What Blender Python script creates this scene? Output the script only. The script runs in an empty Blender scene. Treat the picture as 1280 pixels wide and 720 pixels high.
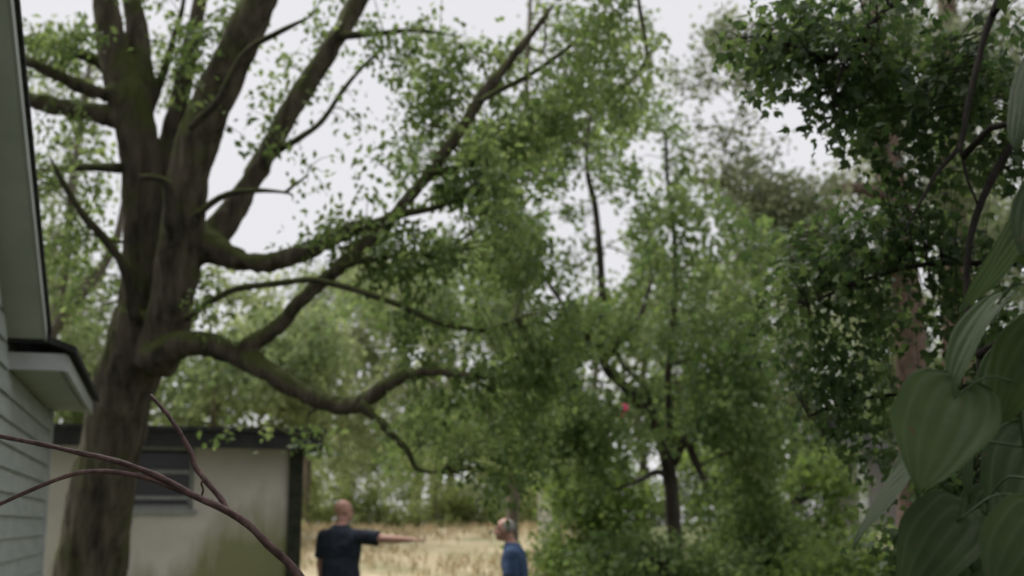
import bpy, bmesh, math, random
import numpy as np
from mathutils import Vector, Matrix

random.seed(7)
RNG = np.random.default_rng(11)
SC = bpy.context.scene
COL = SC.collection
R = math.radians

# ------------------------------------------------------------------ camera
F = 1545.0                       # focal length in pixels of the 1280 px wide photograph
CAM = Vector((0, 0, 1.55))
PITCH = math.atan(295 / F)
cd = bpy.data.cameras.new('camera')
cam = bpy.data.objects.new('camera', cd)
COL.objects.link(cam)
cam.location = CAM
cam.rotation_euler = (math.pi / 2 + PITCH, 0, 0)
cd.sensor_width = 36.0
cd.lens = 36.0 * F / 1280
cd.clip_start = 0.05
cd.clip_end = 2000
cd.dof.use_dof = True
cd.dof.focus_distance = 2.75
cd.dof.aperture_fstop = 3.4
SC.camera = cam

# ------------------------------------------------------------------ overcast sky, soft sun, exposure
SUN_EL, SUN_AZ = R(60), R(-62)
w = bpy.data.worlds.new('World')
SC.world = w
w.use_nodes = True
nt = w.node_tree
nt.nodes.clear()
sky = nt.nodes.new('ShaderNodeTexSky')
sky.sky_type = 'NISHITA'
sky.sun_disc = False
sky.sun_elevation = SUN_EL
sky.sun_rotation = SUN_AZ
bg1 = nt.nodes.new('ShaderNodeBackground')
bg1.inputs['Strength'].default_value = 0.05
nt.links.new(sky.outputs[0], bg1.inputs['Color'])
bg2 = nt.nodes.new('ShaderNodeBackground')      # the closed cloud deck
bg2.inputs['Strength'].default_value = 0.238
tc = nt.nodes.new('ShaderNodeTexCoord')
nz = nt.nodes.new('ShaderNodeTexNoise')
nz.inputs['Scale'].default_value = 2.2
nz.inputs['Detail'].default_value = 5
nt.links.new(tc.outputs['Generated'], nz.inputs['Vector'])
rp = nt.nodes.new('ShaderNodeValToRGB')
rp.color_ramp.elements[0].position = 0.3
rp.color_ramp.elements[0].color = (0.95, 0.94, 0.965, 1)
rp.color_ramp.elements[1].position = 0.7
rp.color_ramp.elements[1].color = (1.0, .99, 1.01, 1)
nt.links.new(nz.outputs['Fac'], rp.inputs[0])
nt.links.new(rp.outputs[0], bg2.inputs['Color'])
mx = nt.nodes.new('ShaderNodeMixShader')
mx.inputs[0].default_value = 0.96
nt.links.new(bg1.outputs[0], mx.inputs[1])
nt.links.new(bg2.outputs[0], mx.inputs[2])
out = nt.nodes.new('ShaderNodeOutputWorld')
nt.links.new(mx.outputs[0], out.inputs['Surface'])

sl = bpy.data.lights.new('sun', 'SUN')
sl.energy = 1.5
sl.angle = R(60)
sl.color = (1.0, 0.97, 0.92)
sun = bpy.data.objects.new('sun', sl)
COL.objects.link(sun)
sd = Vector((math.sin(SUN_AZ) * math.cos(SUN_EL), math.cos(SUN_AZ) * math.cos(SUN_EL), math.sin(SUN_EL)))
sun.rotation_euler = sd.to_track_quat('Z', 'Y').to_euler()
sun.location = (10, 20, 40)

SC.view_settings.view_transform = 'Standard'
SC.view_settings.look = 'None'
SC.view_settings.exposure = 1.85
SC.view_settings.gamma = 1.0
SC.cycles.max_bounces = 8
SC.cycles.transmission_bounces = 6
SC.cycles.use_denoising = True

# ------------------------------------------------------------------ helpers
FWD = Vector((0, math.cos(PITCH), math.sin(PITCH)))
UPV = Vector((0, -math.sin(PITCH), math.cos(PITCH)))


def ray(px, py):
    return FWD + Vector((1, 0, 0)) * ((px - 640) / F) + UPV * ((360 - py) / F)


def P(px, py, d):
    """the point seen at a pixel of the photograph, d metres along the view axis"""
    return CAM + ray(px, py) * d


def on_plane(px, py, p0, n):
    r = ray(px, py)
    return CAM + r * ((p0 - CAM).dot(n) / r.dot(n))


def ground_z(x, y):
    t = min(max((y - 14) / 24.0, 0), 1)
    return 1.42 * t * t * (3 - 2 * t) + 0.03 * math.sin(x * 0.31 + y * 0.17)


def drop(px, d):
    """ground point under a pixel column at depth d"""
    p = P(px, 655, d)
    return Vector((p.x, p.y, ground_z(p.x, p.y)))


def link(o, parent=None):
    COL.objects.link(o)
    if parent is not None:
        o.parent = parent
        o.matrix_parent_inverse = parent.matrix_world.inverted()
    return o


def thing(name, label, cat, loc=(0, 0, 0), rz=0.0, group=None):
    o = bpy.data.objects.new(name, None)
    o.empty_display_size = 0.2
    o.location = loc
    o.rotation_euler = (0, 0, rz)
    COL.objects.link(o)
    bpy.context.view_layer.update()
    o['label'] = label
    o['category'] = cat
    if group:
        o['group'] = group
    return o


def tag(o, label, cat, group=None):
    o['label'] = label
    o['category'] = cat
    if group:
        o['group'] = group
    return o


def mesh_obj(name, verts, faces, mat, parent=None, smooth=False, world=True):
    me = bpy.data.meshes.new(name)
    me.from_pydata([tuple(v) for v in verts], [], faces)
    me.materials.append(mat)
    if smooth:
        me.polygons.foreach_set('use_smooth', [True] * len(me.polygons))
    me.update()
    o = bpy.data.objects.new(name, me)
    if parent is not None and world:
        COL.objects.link(o)
        o.parent = parent
        o.matrix_parent_inverse = parent.matrix_world.inverted()
    else:
        link(o)
        if parent is not None:
            o.parent = parent
    return o


class MB:
    """collects shapes into one mesh"""
    def __init__(self):
        self.v, self.f = [], []

    def add(self, v, f):
        k = len(self.v)
        self.v += [tuple(p) for p in v]
        self.f += [tuple(i + k for i in q) for q in f]

    def box(self, o, ax, ay, az):
        """box from corner o along three edge vectors"""
        o = Vector(o); ax = Vector(ax); ay = Vector(ay); az = Vector(az)
        c = [o, o + ax, o + ax + ay, o + ay]
        c = c + [p + az for p in c]
        f = [(3, 2, 1, 0), (4, 5, 6, 7), (0, 1, 5, 4), (1, 2, 6, 5), (2, 3, 7, 6), (3, 0, 4, 7)]
        if ax.cross(ay).dot(az) < 0:
            f = [tuple(reversed(q)) for q in f]
        self.add(c, f)

    def tube(self, pts, rad, n=10, wob=0.0, cap=True, seed=0):
        pts = [Vector(p) for p in pts]
        m = len(pts)
        rnd = random.Random(seed)
        tan = []
        for i in range(m):
            a = pts[max(i - 1, 0)]; b = pts[min(i + 1, m - 1)]
            tan.append((b - a).normalized())
        u = tan[0].orthogonal().normalized()
        vs, fs = [], []
        ph = rnd.uniform(0, 6)
        for i in range(m):
            t = tan[i]
            u = (u - t * u.dot(t)).normalized()
            b = t.cross(u)
            for k in range(n):
                a = 2 * math.pi * k / n
                r = rad[i] * (1 + wob * (math.sin(3 * a + ph + i * .7) * .5 + math.sin(2 * a - i * 1.1 + ph) * .5 + rnd.uniform(-.4, .4)))
                vs.append(pts[i] + (u * math.cos(a) + b * math.sin(a)) * r)
        for i in range(m - 1):
            for k in range(n):
                k2 = (k + 1) % n
                fs.append((i * n + k, i * n + k2, (i + 1) * n + k2, (i + 1) * n + k))
        if cap:
            fs.append(tuple(reversed(range(n))))
            fs.append(tuple(range((m - 1) * n, m * n)))
        self.add(vs, fs)

    def ball(self, c, r, n=14, rot=None):
        c = Vector(c)
        r = (r, r, r) if isinstance(r, (int, float)) else r
        vs = [Vector((0, 0, -1))]
        rings = n // 2
        for i in range(1, rings):
            a = math.pi * i / rings - math.pi / 2
            for k in range(n):
                b = 2 * math.pi * k / n
                vs.append(Vector((math.cos(a) * math.cos(b), math.cos(a) * math.sin(b), math.sin(a))))
        vs.append(Vector((0, 0, 1)))
        fs = [(0, 1 + (k + 1) % n, 1 + k) for k in range(n)]
        for i in range(rings - 2):
            for k in range(n):
                k2 = (k + 1) % n
                fs.append((1 + i * n + k, 1 + i * n + k2, 1 + (i + 1) * n + k2, 1 + (i + 1) * n + k))
        l = len(vs) - 1
        fs += [(l, l - n + k, l - n + (k + 1) % n) for k in range(n)]
        q = [Vector((v.x * r[0], v.y * r[1], v.z * r[2])) for v in vs]
        if rot is not None:
            q = [rot @ v for v in q]
        self.add([v + c for v in q], fs)

    def loft(self, secs, n=20):
        """horizontal-ish elliptic sections (x, y, z, rx, ry)"""
        vs, fs = [], []
        for (x, y, z, rx, ry) in secs:
            for k in range(n):
                a = 2 * math.pi * k / n
                ca, sa = math.cos(a), math.sin(a)
                e = 0.85
                vs.append((x + rx * math.copysign(abs(ca) ** e, ca), y + ry * math.copysign(abs(sa) ** e, sa), z))
        for i in range(len(secs) - 1):
            for k in range(n):
                k2 = (k + 1) % n
                fs.append((i * n + k, i * n + k2, (i + 1) * n + k2, (i + 1) * n + k))
        fs.append(tuple(reversed(range(n))))
        fs.append(tuple(range((len(secs) - 1) * n, len(secs) * n)))
        self.add(vs, fs)

    def build(self, name, mat, parent=None, smooth=False, world=True):
        return mesh_obj(name, self.v, self.f, mat, parent, smooth, world)

    def remeshed(self, name, mat, voxel, parent=None, smooth_it=4, world=True):
        me = bpy.data.meshes.new('tmp')
        me.from_pydata(self.v, [], self.f)
        t = bpy.data.objects.new('tmp', me)
        COL.objects.link(t)
        m = t.modifiers.new('r', 'REMESH')
        m.mode = 'VOXEL'
        m.voxel_size = voxel
        if smooth_it:
            s = t.modifiers.new('s', 'SMOOTH')
            s.factor = 0.5
            s.iterations = smooth_it
        dg = bpy.context.evaluated_depsgraph_get()
        me2 = bpy.data.meshes.new_from_object(t.evaluated_get(dg))
        bpy.data.objects.remove(t)
        bpy.data.meshes.remove(me)
        me2.name = name
        me2.materials.clear()
        me2.materials.append(mat)
        me2.polygons.foreach_set('use_smooth', [True] * len(me2.polygons))
        o = bpy.data.objects.new(name, me2)
        COL.objects.link(o)
        if parent is not None:
            o.parent = parent
            if world:
                o.matrix_parent_inverse = parent.matrix_world.inverted()
        return o


def spline(pts, rad, per=5):
    """Catmull-Rom through points with radii"""
    pts = [Vector(p) for p in pts]
    P_, R_ = [], []
    m = len(pts)
    for i in range(m - 1):
        p0 = pts[i - 1] if i else pts[0] * 2 - pts[1]
        p1, p2 = pts[i], pts[i + 1]
        p3 = pts[i + 2] if i + 2 < m else pts[-1] * 2 - pts[-2]
        for k in range(per):
            t = k / per
            P_.append(0.5 * ((2 * p1) + (p2 - p0) * t + (2 * p0 - 5 * p1 + 4 * p2 - p3) * t * t + (3 * p1 - p0 - 3 * p2 + p3) * t ** 3))
            R_.append(rad[i] * (1 - t) + rad[i + 1] * t)
    P_.append(pts[-1]); R_.append(rad[-1])
    return P_, R_


from mathutils import noise as mnoise


def roughen(o, amp, fx, fz, oct_=4, ridge=False):
    me = o.data
    nrm = [v.normal.copy() for v in me.vertices]
    for v, nn in zip(me.vertices, nrm):
        q = Vector((v.co.x * fx, v.co.y * fx, v.co.z * fz))
        h_ = mnoise.fractal(q, 1.0, 2.0, oct_)
        if ridge:
            h_ = -abs(h_) * 1.6 + .4 + .5 * mnoise.noise(q * .23)
        v.co += nn * (h_ * amp)
    me.update()


# ------------------------------------------------------------------ materials
def new_mat(name):
    m = bpy.data.materials.new(name)
    m.use_nodes = True
    n = m.node_tree
    n.nodes.clear()
    o = n.nodes.new('ShaderNodeOutputMaterial')
    return m, n, o


def ramp(n, src, stops):
    r = n.nodes.new('ShaderNodeValToRGB')
    e = r.color_ramp.elements
    while len(e) < len(stops):
        e.new(0.5)
    for k, (p, c) in enumerate(stops):
        e[k].position = p
        e[k].color = (c[0], c[1], c[2], 1)
    n.links.new(src, r.inputs[0])
    return r


def noise(n, scale, detail=4, vec=None, rough=0.55, stretch=None):
    t = n.nodes.new('ShaderNodeTexNoise')
    t.inputs['Scale'].default_value = scale
    t.inputs['Detail'].default_value = detail
    t.inputs['Roughness'].default_value = rough
    if vec is None:
        g = n.nodes.new('ShaderNodeNewGeometry')
        vec = g.outputs['Position']
    if stretch:
        mp = n.nodes.new('ShaderNodeMapping')
        mp.inputs['Scale'].default_value = stretch
        n.links.new(vec, mp.inputs['Vector'])
        vec = mp.outputs[0]
    n.links.new(vec, t.inputs['Vector'])
    return t


def surface(name, c1, c2, scale=6.0, rough=0.8, bump=0.3, bscale=40.0, stretch=None, spec=0.3, lo=.35, hi=.65, dist=0.01):
    m, n, o = new_mat(name)
    b = n.nodes.new('ShaderNodeBsdfPrincipled')
    t = noise(n, scale, 6, stretch=stretch)
    r = ramp(n, t.outputs['Fac'], [(lo, c1), (hi, c2)])
    n.links.new(r.outputs[0], b.inputs['Base Color'])
    b.inputs['Roughness'].default_value = rough
    b.inputs['Specular IOR Level'].default_value = spec
    if bump:
        t2 = noise(n, bscale, 5, stretch=stretch)
        bp = n.nodes.new('ShaderNodeBump')
        bp.inputs['Strength'].default_value = bump
        bp.inputs['Distance'].default_value = dist
        n.links.new(t2.outputs['Fac'], bp.inputs['Height'])
        n.links.new(bp.outputs[0], b.inputs['Normal'])
    n.links.new(b.outputs[0], o.inputs[0])
    return m


def bark(name, dark, light, moss=None, moss_amt=0.5, scale=1.0):
    m, n, o = new_mat(name)
    b = n.nodes.new('ShaderNodeBsdfPrincipled')
    b.inputs['Roughness'].default_value = 0.9
    b.inputs['Specular IOR Level'].default_value = 0.15
    t = noise(n, 9 * scale, 8, stretch=(1, 1, 0.22), rough=.65)
    r = ramp(n, t.outputs['Fac'], [(.36, dark), (.64, light)])
    col = r.outputs[0]
    if moss:
        g = n.nodes.new('ShaderNodeNewGeometry')
        s = n.nodes.new('ShaderNodeSeparateXYZ')
        n.links.new(g.outputs['Normal'], s.inputs[0])
        t3 = noise(n, 3.0, 5)
        a = n.nodes.new('ShaderNodeMath'); a.operation = 'MULTIPLY_ADD'
        n.links.new(s.outputs['Z'], a.inputs[0]); a.inputs[1].default_value = 0.45
        n.links.new(t3.outputs['Fac'], a.inputs[2])
        mr = n.nodes.new('ShaderNodeMapRange')
        mr.inputs['From Min'].default_value = 0.78 - moss_amt * .5
        mr.inputs['From Max'].default_value = 1.0 - moss_amt * .5
        n.links.new(a.outputs[0], mr.inputs['Value'])
        mxn = n.nodes.new('ShaderNodeMix'); mxn.data_type = 'RGBA'
        n.links.new(mr.outputs[0], mxn.inputs[0])
        n.links.new(col, mxn.inputs[6])
        mxn.inputs[7].default_value = (*moss, 1)
        col = mxn.outputs[2]
    n.links.new(col, b.inputs['Base Color'])
    t2 = noise(n, 22 * scale, 8, stretch=(1, 1, 0.18), rough=.7)
    bp = n.nodes.new('ShaderNodeBump')
    bp.inputs['Strength'].default_value = 0.8
    bp.inputs['Distance'].default_value = 0.03
    n.links.new(t2.outputs['Fac'], bp.inputs['Height'])
    n.links.new(bp.outputs[0], b.inputs['Normal'])
    n.links.new(b.outputs[0], o.inputs[0])
    return m


def leaf_mat(name, c1, c2, c3, trans=0.4, rough=0.5, spec=0.3, tcol=None):
    """three leaf tones picked per leaf by its own random tint"""
    m, n, o = new_mat(name)
    at = n.nodes.new('ShaderNodeAttribute')
    at.attribute_name = 'tint'
    r = ramp(n, at.outputs['Fac'], [(0.0, c1), (.5, c2), (1.0, c3)])
    b = n.nodes.new('ShaderNodeBsdfPrincipled')
    b.inputs['Roughness'].default_value = rough
    b.inputs['Specular IOR Level'].default_value = spec
    n.links.new(r.outputs[0], b.inputs['Base Color'])
    tr = n.nodes.new('ShaderNodeBsdfTranslucent')
    hs = n.nodes.new('ShaderNodeHueSaturation')
    hs.inputs['Hue'].default_value = 0.485
    hs.inputs['Saturation'].default_value = 1.1
    hs.inputs['Value'].default_value = 1.7
    n.links.new(r.outputs[0], hs.inputs['Color'])
    n.links.new(hs.outputs[0], tr.inputs['Color'])
    mxn = n.nodes.new('ShaderNodeMixShader')
    mxn.inputs[0].default_value = trans
    n.links.new(b.outputs[0], mxn.inputs[1])
    n.links.new(tr.outputs[0], mxn.inputs[2])
    n.links.new(mxn.outputs[0], o.inputs[0])
    return m


def plain(name, c, rough=.5, spec=.4, metal=0, var=.12, scale=12.):
    lo = tuple(x * (1 - var) for x in c)
    hi = tuple(min(1, x * (1 + var)) for x in c)
    m = surface(name, lo, hi, scale=scale, rough=rough, bump=.1, spec=spec)
    return m


M = {}
M['oak_bark'] = bark('oak_bark', (.036, .031, .022), (.132, .112, .085), (.070, .082, .026), .62)
M['oak_limb'] = bark('oak_limb', (.030, .026, .019), (.085, .073, .056), (.066, .080, .024), .75)
M['dark_bark'] = bark('dark_bark', (.03, .026, .022), (.08, .068, .056))
M['red_bark'] = bark('red_bark', (.07, .05, .04), (.20, .14, .115), (.08, .09, .045), .25)
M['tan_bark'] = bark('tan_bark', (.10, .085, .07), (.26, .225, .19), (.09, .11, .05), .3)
M['near_twig'] = bark('near_twig', (.014, .012, .010), (.04, .034, .03), None)
M['stick'] = surface('stick', (.045, .022, .021), (.135, .075, .068), scale=45, stretch=(1, 1, 1), rough=.55, bump=.5, bscale=140, spec=.4, dist=.006)




M['oak_leaf'] = leaf_mat('oak_leaf', (.064, .104, .034), (.106, .158, .055), (.165, .212, .085), .52)
M['mid_leaf'] = leaf_mat('mid_leaf', (.062, .108, .038), (.108, .160, .056), (.165, .22, .085), .52)
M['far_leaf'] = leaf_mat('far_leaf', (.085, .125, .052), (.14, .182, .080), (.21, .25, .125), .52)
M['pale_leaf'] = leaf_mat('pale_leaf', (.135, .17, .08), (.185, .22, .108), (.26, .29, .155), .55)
M['near_leaf'] = leaf_mat('near_leaf', (.026, .050, .018), (.050, .085, .030), (.095, .14, .050), .45, rough=.5)
M['shrub_leaf'] = leaf_mat('shrub_leaf', (.075, .125, .034), (.115, .175, .050), (.18, .24, .08), .52)
M['brown_leaf'] = leaf_mat('brown_leaf', (.095, .115, .065), (.135, .16, .09), (.19, .21, .125), .5)

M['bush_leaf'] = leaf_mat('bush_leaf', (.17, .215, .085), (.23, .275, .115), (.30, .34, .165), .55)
M['ground'] = surface('ground', (.05, .065, .025), (.12, .125, .055), scale=1.2, rough=.95, bump=.6, bscale=14, dist=.05)
M['dry_field'] = surface('dry_field', (.15, .15, .07), (.42, .34, .23), scale=.8, rough=.95, bump=.6, bscale=6, dist=.08, lo=.3, hi=.7)
M['siding'] = surface('siding', (.30, .325, .315), (.38, .405, .39), scale=3, rough=.6, bump=.15, bscale=60, stretch=(1, 1, 5), dist=.003)
M['house_white'] = surface('house_white', (.40, .42, .415), (.48, .50, .495), scale=4, rough=.55, bump=.1, dist=.003)
M['soffit'] = surface('soffit', (.42, .445, .415), (.50, .525, .495), scale=2.5, rough=.6, bump=.1, dist=.003)
M['shingle'] = surface('shingle', (.022, .022, .024), (.055, .053, .052), scale=18, rough=.95, bump=.7, bscale=60, dist=.01)
M['dark_trim'] = surface('dark_trim', (.020, .021, .020), (.036, .037, .034), scale=7, rough=.7, bump=.2)
M['frame'] = plain('frame', (.30, .31, .30), .4)
M['post'] = surface('post', (.022, .026, .018), (.05, .055, .036), scale=9, rough=.85, bump=.3)


def glass_mat():
    m, n, o = new_mat('glass')
    b = n.nodes.new('ShaderNodeBsdfPrincipled')
    b.inputs['Base Color'].default_value = (.012, .014, .013, 1)
    b.inputs['Roughness'].default_value = .12
    b.inputs['Specular IOR Level'].default_value = .3
    t = noise(n, 3, 3)
    bp = n.nodes.new('ShaderNodeBump'); bp.inputs['Strength'].default_value = .05
    n.links.new(t.outputs['Fac'], bp.inputs['Height'])
    n.links.new(bp.outputs[0], b.inputs['Normal'])
    n.links.new(b.outputs[0], o.inputs[0])
    return m


M['glass'] = glass_mat()


def stucco_mat():
    """pale painted block wall with green algae climbing from its foot"""
    m, n, o = new_mat('stucco')
    b = n.nodes.new('ShaderNodeBsdfPrincipled')
    b.inputs['Roughness'].default_value = .9
    b.inputs['Specular IOR Level'].default_value = .2
    t = noise(n, 2.2, 6)
    r = ramp(n, t.outputs['Fac'], [(.3, (.56, .51, .465)), (.7, (.69, .635, .59))])
    g = n.nodes.new('ShaderNodeNewGeometry')
    s = n.nodes.new('ShaderNodeSeparateXYZ')
    n.links.new(g.outputs['Position'], s.inputs[0])
    t2 = noise(n, 3.2, 6, stretch=(1.6, 1.6, .35), rough=.65)
    # height below which the algae sits varies along the wall
    h = n.nodes.new('ShaderNodeMapRange')
    h.inputs['From Min'].default_value = -3.5
    h.inputs['From Max'].default_value = -3.0
    h.inputs['To Min'].default_value = 1.05
    h.inputs['To Max'].default_value = 1.70
    n.links.new(s.outputs['X'], h.inputs['Value'])
    a = n.nodes.new('ShaderNodeMath'); a.operation = 'MULTIPLY_ADD'
    n.links.new(t2.outputs['Fac'], a.inputs[0]); a.inputs[1].default_value = 1.1
    a.inputs[2].default_value = -.55
    a2 = n.nodes.new('ShaderNodeMath'); a2.operation = 'ADD'
    n.links.new(h.outputs[0], a2.inputs[0]); n.links.new(a.outputs[0], a2.inputs[1])
    d = n.nodes.new('ShaderNodeMath'); d.operation = 'SUBTRACT'
    n.links.new(a2.outputs[0], d.inputs[0]); n.links.new(s.outputs['Z'], d.inputs[1])
    mr = n.nodes.new('ShaderNodeMapRange')
    mr.inputs['From Min'].default_value = -.12
    mr.inputs['From Max'].default_value = .35
    mr.inputs['To Max'].default_value = .8
    n.links.new(d.outputs[0], mr.inputs['Value'])
    mxn = n.nodes.new('ShaderNodeMix'); mxn.data_type = 'RGBA'
    n.links.new(mr.outputs[0], mxn.inputs[0])
    n.links.new(r.outputs[0], mxn.inputs[6])
    mxn.inputs[7].default_value = (.19, .205, .05, 1)
    n.links.new(mxn.outputs[2], b.inputs['Base Color'])
    t3 = noise(n, 60, 4)
    bp = n.nodes.new('ShaderNodeBump'); bp.inputs['Strength'].default_value = .35
    bp.inputs['Distance'].default_value = .01
    n.links.new(t3.outputs['Fac'], bp.inputs['Height'])
    n.links.new(bp.outputs[0], b.inputs['Normal'])
    n.links.new(b.outputs[0], o.inputs[0])
    return m


M['stucco'] = stucco_mat()
M['far_wall'] = plain('far_wall', (.30, .27, .275), .8)
M['far_white'] = plain('far_white', (.72, .72, .72), .6)
M['far_brown'] = plain('far_brown', (.20, .095, .06), .8)
M['post_pale'] = plain('post_pale', (.55, .51, .49), .8)
M['skin'] = surface('skin', (.36, .19, .145), (.46, .26, .205), scale=9, rough=.5, bump=.1, spec=.4, dist=.002)
M['skin_tan'] = surface('skin_tan', (.29, .15, .11), (.37, .205, .155), scale=9, rough=.5, bump=.1, spec=.4, dist=.002)
M['navy'] = surface('navy', (.010, .014, .024), (.020, .027, .042), scale=14, rough=.85, bump=.5, bscale=12, dist=.01)
M['blue'] = surface('blue', (.018, .038, .085), (.032, .060, .125), scale=14, rough=.85, bump=.5, bscale=12, dist=.01)
M['khaki'] = plain('khaki', (.16, .13, .09), .9)
M['jeans'] = plain('jeans', (.03, .042, .075), .9)
M['shoe'] = plain('shoe', (.025, .022, .02), .6)
M['grey_hair'] = surface('grey_hair', (.14, .135, .13), (.27, .26, .25), scale=60, rough=.7, bump=.6, bscale=150, dist=.003)
M['eye'] = plain('eye', (.30, .29, .27), .3)
M['lip'] = plain('lip', (.20, .07, .06), .5)
M['pink'] = plain('pink', (.55, .07, .14), .6)

# ------------------------------------------------------------------ ground
ys = np.concatenate([np.linspace(-15, 20, 15), np.linspace(24, 90, 56), np.array([110, 150, 220, 400, 900])])
xs = np.concatenate([np.array([-600, -250, -120]), np.linspace(-70, 70, 71), np.array([120, 250, 600])])
gv = [(x, y, ground_z(x, y)) for y in ys for x in xs]
gf = [(j * len(xs) + i, j * len(xs) + i + 1, (j + 1) * len(xs) + i + 1, (j + 1) * len(xs) + i)
      for j in range(len(ys) - 1) for i in range(len(xs) - 1)]
g = mesh_obj('ground', gv, gf, M['ground'], smooth=True)
g['kind'] = 'structure'
ys2 = np.linspace(16, 45, 60)
xs2 = np.linspace(-26, 12, 50)
def fxy(x, y):
    x = (x + 26) / 38 * (26 + .045 * y + .5 * math.sin(y * .8)) - 26
    return x, y + 1.2 * math.sin(x * .7 + y * .1)


fv = [(*fxy(x, y), ground_z(*fxy(x, y)) + .012) for y in ys2 for x in xs2]
ff = [(j * 50 + i, j * 50 + i + 1, (j + 1) * 50 + i + 1, (j + 1) * 50 + i) for j in range(59) for i in range(49)]
fo = mesh_obj('dry_field', fv, ff, M['dry_field'], smooth=True)
fo['kind'] = 'structure'

# dry grass standing on the field
gr = np.random.default_rng(5)
NG = 26000
gx = gr.uniform(-24, 12, NG); gy = gr.uniform(17, 46, NG)
den = np.sin(gx * .9 + 1.5 * np.sin(gy * .35)) + np.sin(gy * .8 + gx * .3) + gr.normal(0, .8, NG)
kp = (den > -.4) & (gx < .045 * gy + gr.normal(0, .4, NG))
gx, gy = gx[kp], gy[kp]
gz = np.array([ground_z(a_, b_) for a_, b_ in zip(gx, gy)])
NGB = len(gx)
GRASS = (np.stack([gx, gy, gz], 1), np.stack([gr.normal(0, .35, NGB), gr.normal(0, .35, NGB), np.ones(NGB)], 1), gr.normal(0, 1, (NGB, 3)), gr.uniform(.08, .30, NGB), gr.uniform(.03, .08, NGB), gr.random(NGB))

# ------------------------------------------------------------------ near house (left edge)
H0 = P(195, 655, 1) - CAM
U = Vector((H0.x, H0.y, 0)).normalized()          # along the wall, away from the camera
N = Vector((U.y, -U.x, 0))                        # out of the wall, to the right
Z = Vector((0, 0, 1))
C = P(64, 513, 10.0)                              # far corner under the soffit
ZS = C.z
pe = on_plane(112, 515, C, Z)
OV = (pe - C).dot(N)
SF = 0.0                                          # s measured back from the far corner
s_far = (pe - C).dot(U)
s_near = (on_plane(12, 457, C, Z) - C).dot(U)
pr_in = on_plane(13, 420, C, N)                   # foot of the rake on the wall
s_r = (pr_in - C).dot(U)
z_r = pr_in.z
q1 = on_plane(58, 420, C + U * s_r, U)
OV2 = (q1 - C).dot(N)
q2 = on_plane(18, 40, C + N * OV2, N)
slope = (q2.z - z_r) / (s_r - (q2 - C).dot(U))    # rise per metre towards the camera


def W(s, n, z):
    p = C + U * s + N * n
    return Vector((p.x, p.y, z))


S_PEAK = s_r - 5.2
house = thing('siding_house', 'grey house with lap siding and white boxed eaves at left edge', 'house', W(-3, -3, 0))
S_END = -14.0
zt = ZS - .005


def rake_z(s):
    return z_r + (s_r - s) * slope


# wall body: lower wing and gable
mb = MB()
D = -7.0
zp = rake_z(S_PEAK)
mb.box(W(s_r + .02, -.03, 0), U * (0 - s_r - .02 - .02), N * D, Z * (ZS + .2))
# gable prism
S_B = S_PEAK - 5.2
prof = [(s_r, 0), (s_r, z_r + .02), (S_PEAK, zp), (S_B, z_r + .02), (S_B, 0)]
a = [W(s, -.03, z) for s, z in prof]; b = [W(s, -7, z) for s, z in prof]
k = len(prof)
mb.add(a + b, [tuple(range(k)), tuple(reversed(range(k, 2 * k)))] + [(i, i + k, (i + 1) % k + k, (i + 1) % k) for i in range(k)])
mb.build('wall', M['siding'], house)
# lap boards
EXPO = .135
bz = .25
while bz < 7.0:
    def board(sa, sb, z0, z1):
        m = MB()
        v = [W(sa, -.028, z0), W(sb, -.028, z0), W(sb, -.028, z1), W(sa, -.028, z1),
             W(sa, .016, z0), W(sb, .016, z0), W(sb, -.006, z1), W(sa, -.006, z1)]
        m.add(v, [(0, 1, 2, 3), (7, 6, 5, 4), (0, 4, 5, 1), (1, 5, 6, 2), (2, 6, 7, 3), (3, 7, 4, 0)])
        m.build('siding_board', M['siding'], house)
    z1 = bz + EXPO + .012
    if z1 < ZS + .01:
        board(S_PEAK + 2.6, -.06, bz, min(z1, ZS - .004))
    elif bz > z_r - .4:
        s_hi = s_r - max(0, (z1 - z_r)) / slope - .06
        if s_hi > S_PEAK + .4 and bz < zp:
            board(S_PEAK + .2, min(s_hi, s_r - .02), bz, z1)
    bz += EXPO
    if bz > 5.4:
        break
# corner board
mb = MB(); mb.box(W(-.06, -.05, 0), U * .085, N * .075, Z * (ZS - .003)); mb.build('corner_board', M['house_white'], house)
# lower eave: soffit, front fascia, side fascia, shingles
EH = .10
L = s_far - s_near
mb = MB(); mb.box(W(s_near + .03, -.02, ZS), U * (L - .05), N * (OV - .01), Z * .02); mb.build('soffit', M['soffit'], house)
mb = MB(); mb.box(W(s_near, -.02, ZS - .02), U * .026, N * (OV + .03), Z * (EH + .0)); mb.build('fascia', M['house_white'], house)
mb = MB(); mb.box(W(s_near + .028, OV - .006, ZS - .022), U * (L - .028), N * .03, Z * (EH - .003)); mb.build('fascia', M['house_white'], house)
mb = MB()
mb.add([W(s_near - .04, OV + .07, ZS + EH - .018), W(s_far + .05, OV + .07, ZS + EH - .018), W(s_far + .05, -7, ZS + EH + 2.6), W(s_near - .04, -7, ZS + EH + 2.6),
        W(s_near - .04, OV + .07, ZS + EH + .02), W(s_far + .05, OV + .07, ZS + EH + .02), W(s_far + .05, -7, ZS + EH + 2.64), W(s_near - .04, -7, ZS + EH + 2.64)],
       [(0, 1, 2, 3), (7, 6, 5, 4), (0, 4, 5, 1), (1, 5, 6, 2), (2, 6, 7, 3), (3, 7, 4, 0)])
mb.build('roof', M['shingle'], house)
# far end closing wall of the wing's roof space
mb = MB()
mb.add([W(-.02, -.03, ZS + .02), W(-.02, -7, ZS + .02), W(-.02, -7, ZS + EH + 2.5)], [(0, 1, 2), (2, 1, 0)])
mb.build('roof_gable', M['siding'], house)
# rake overhang of the higher roof, rising towards the camera
LOW = s_r + .02


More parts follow.
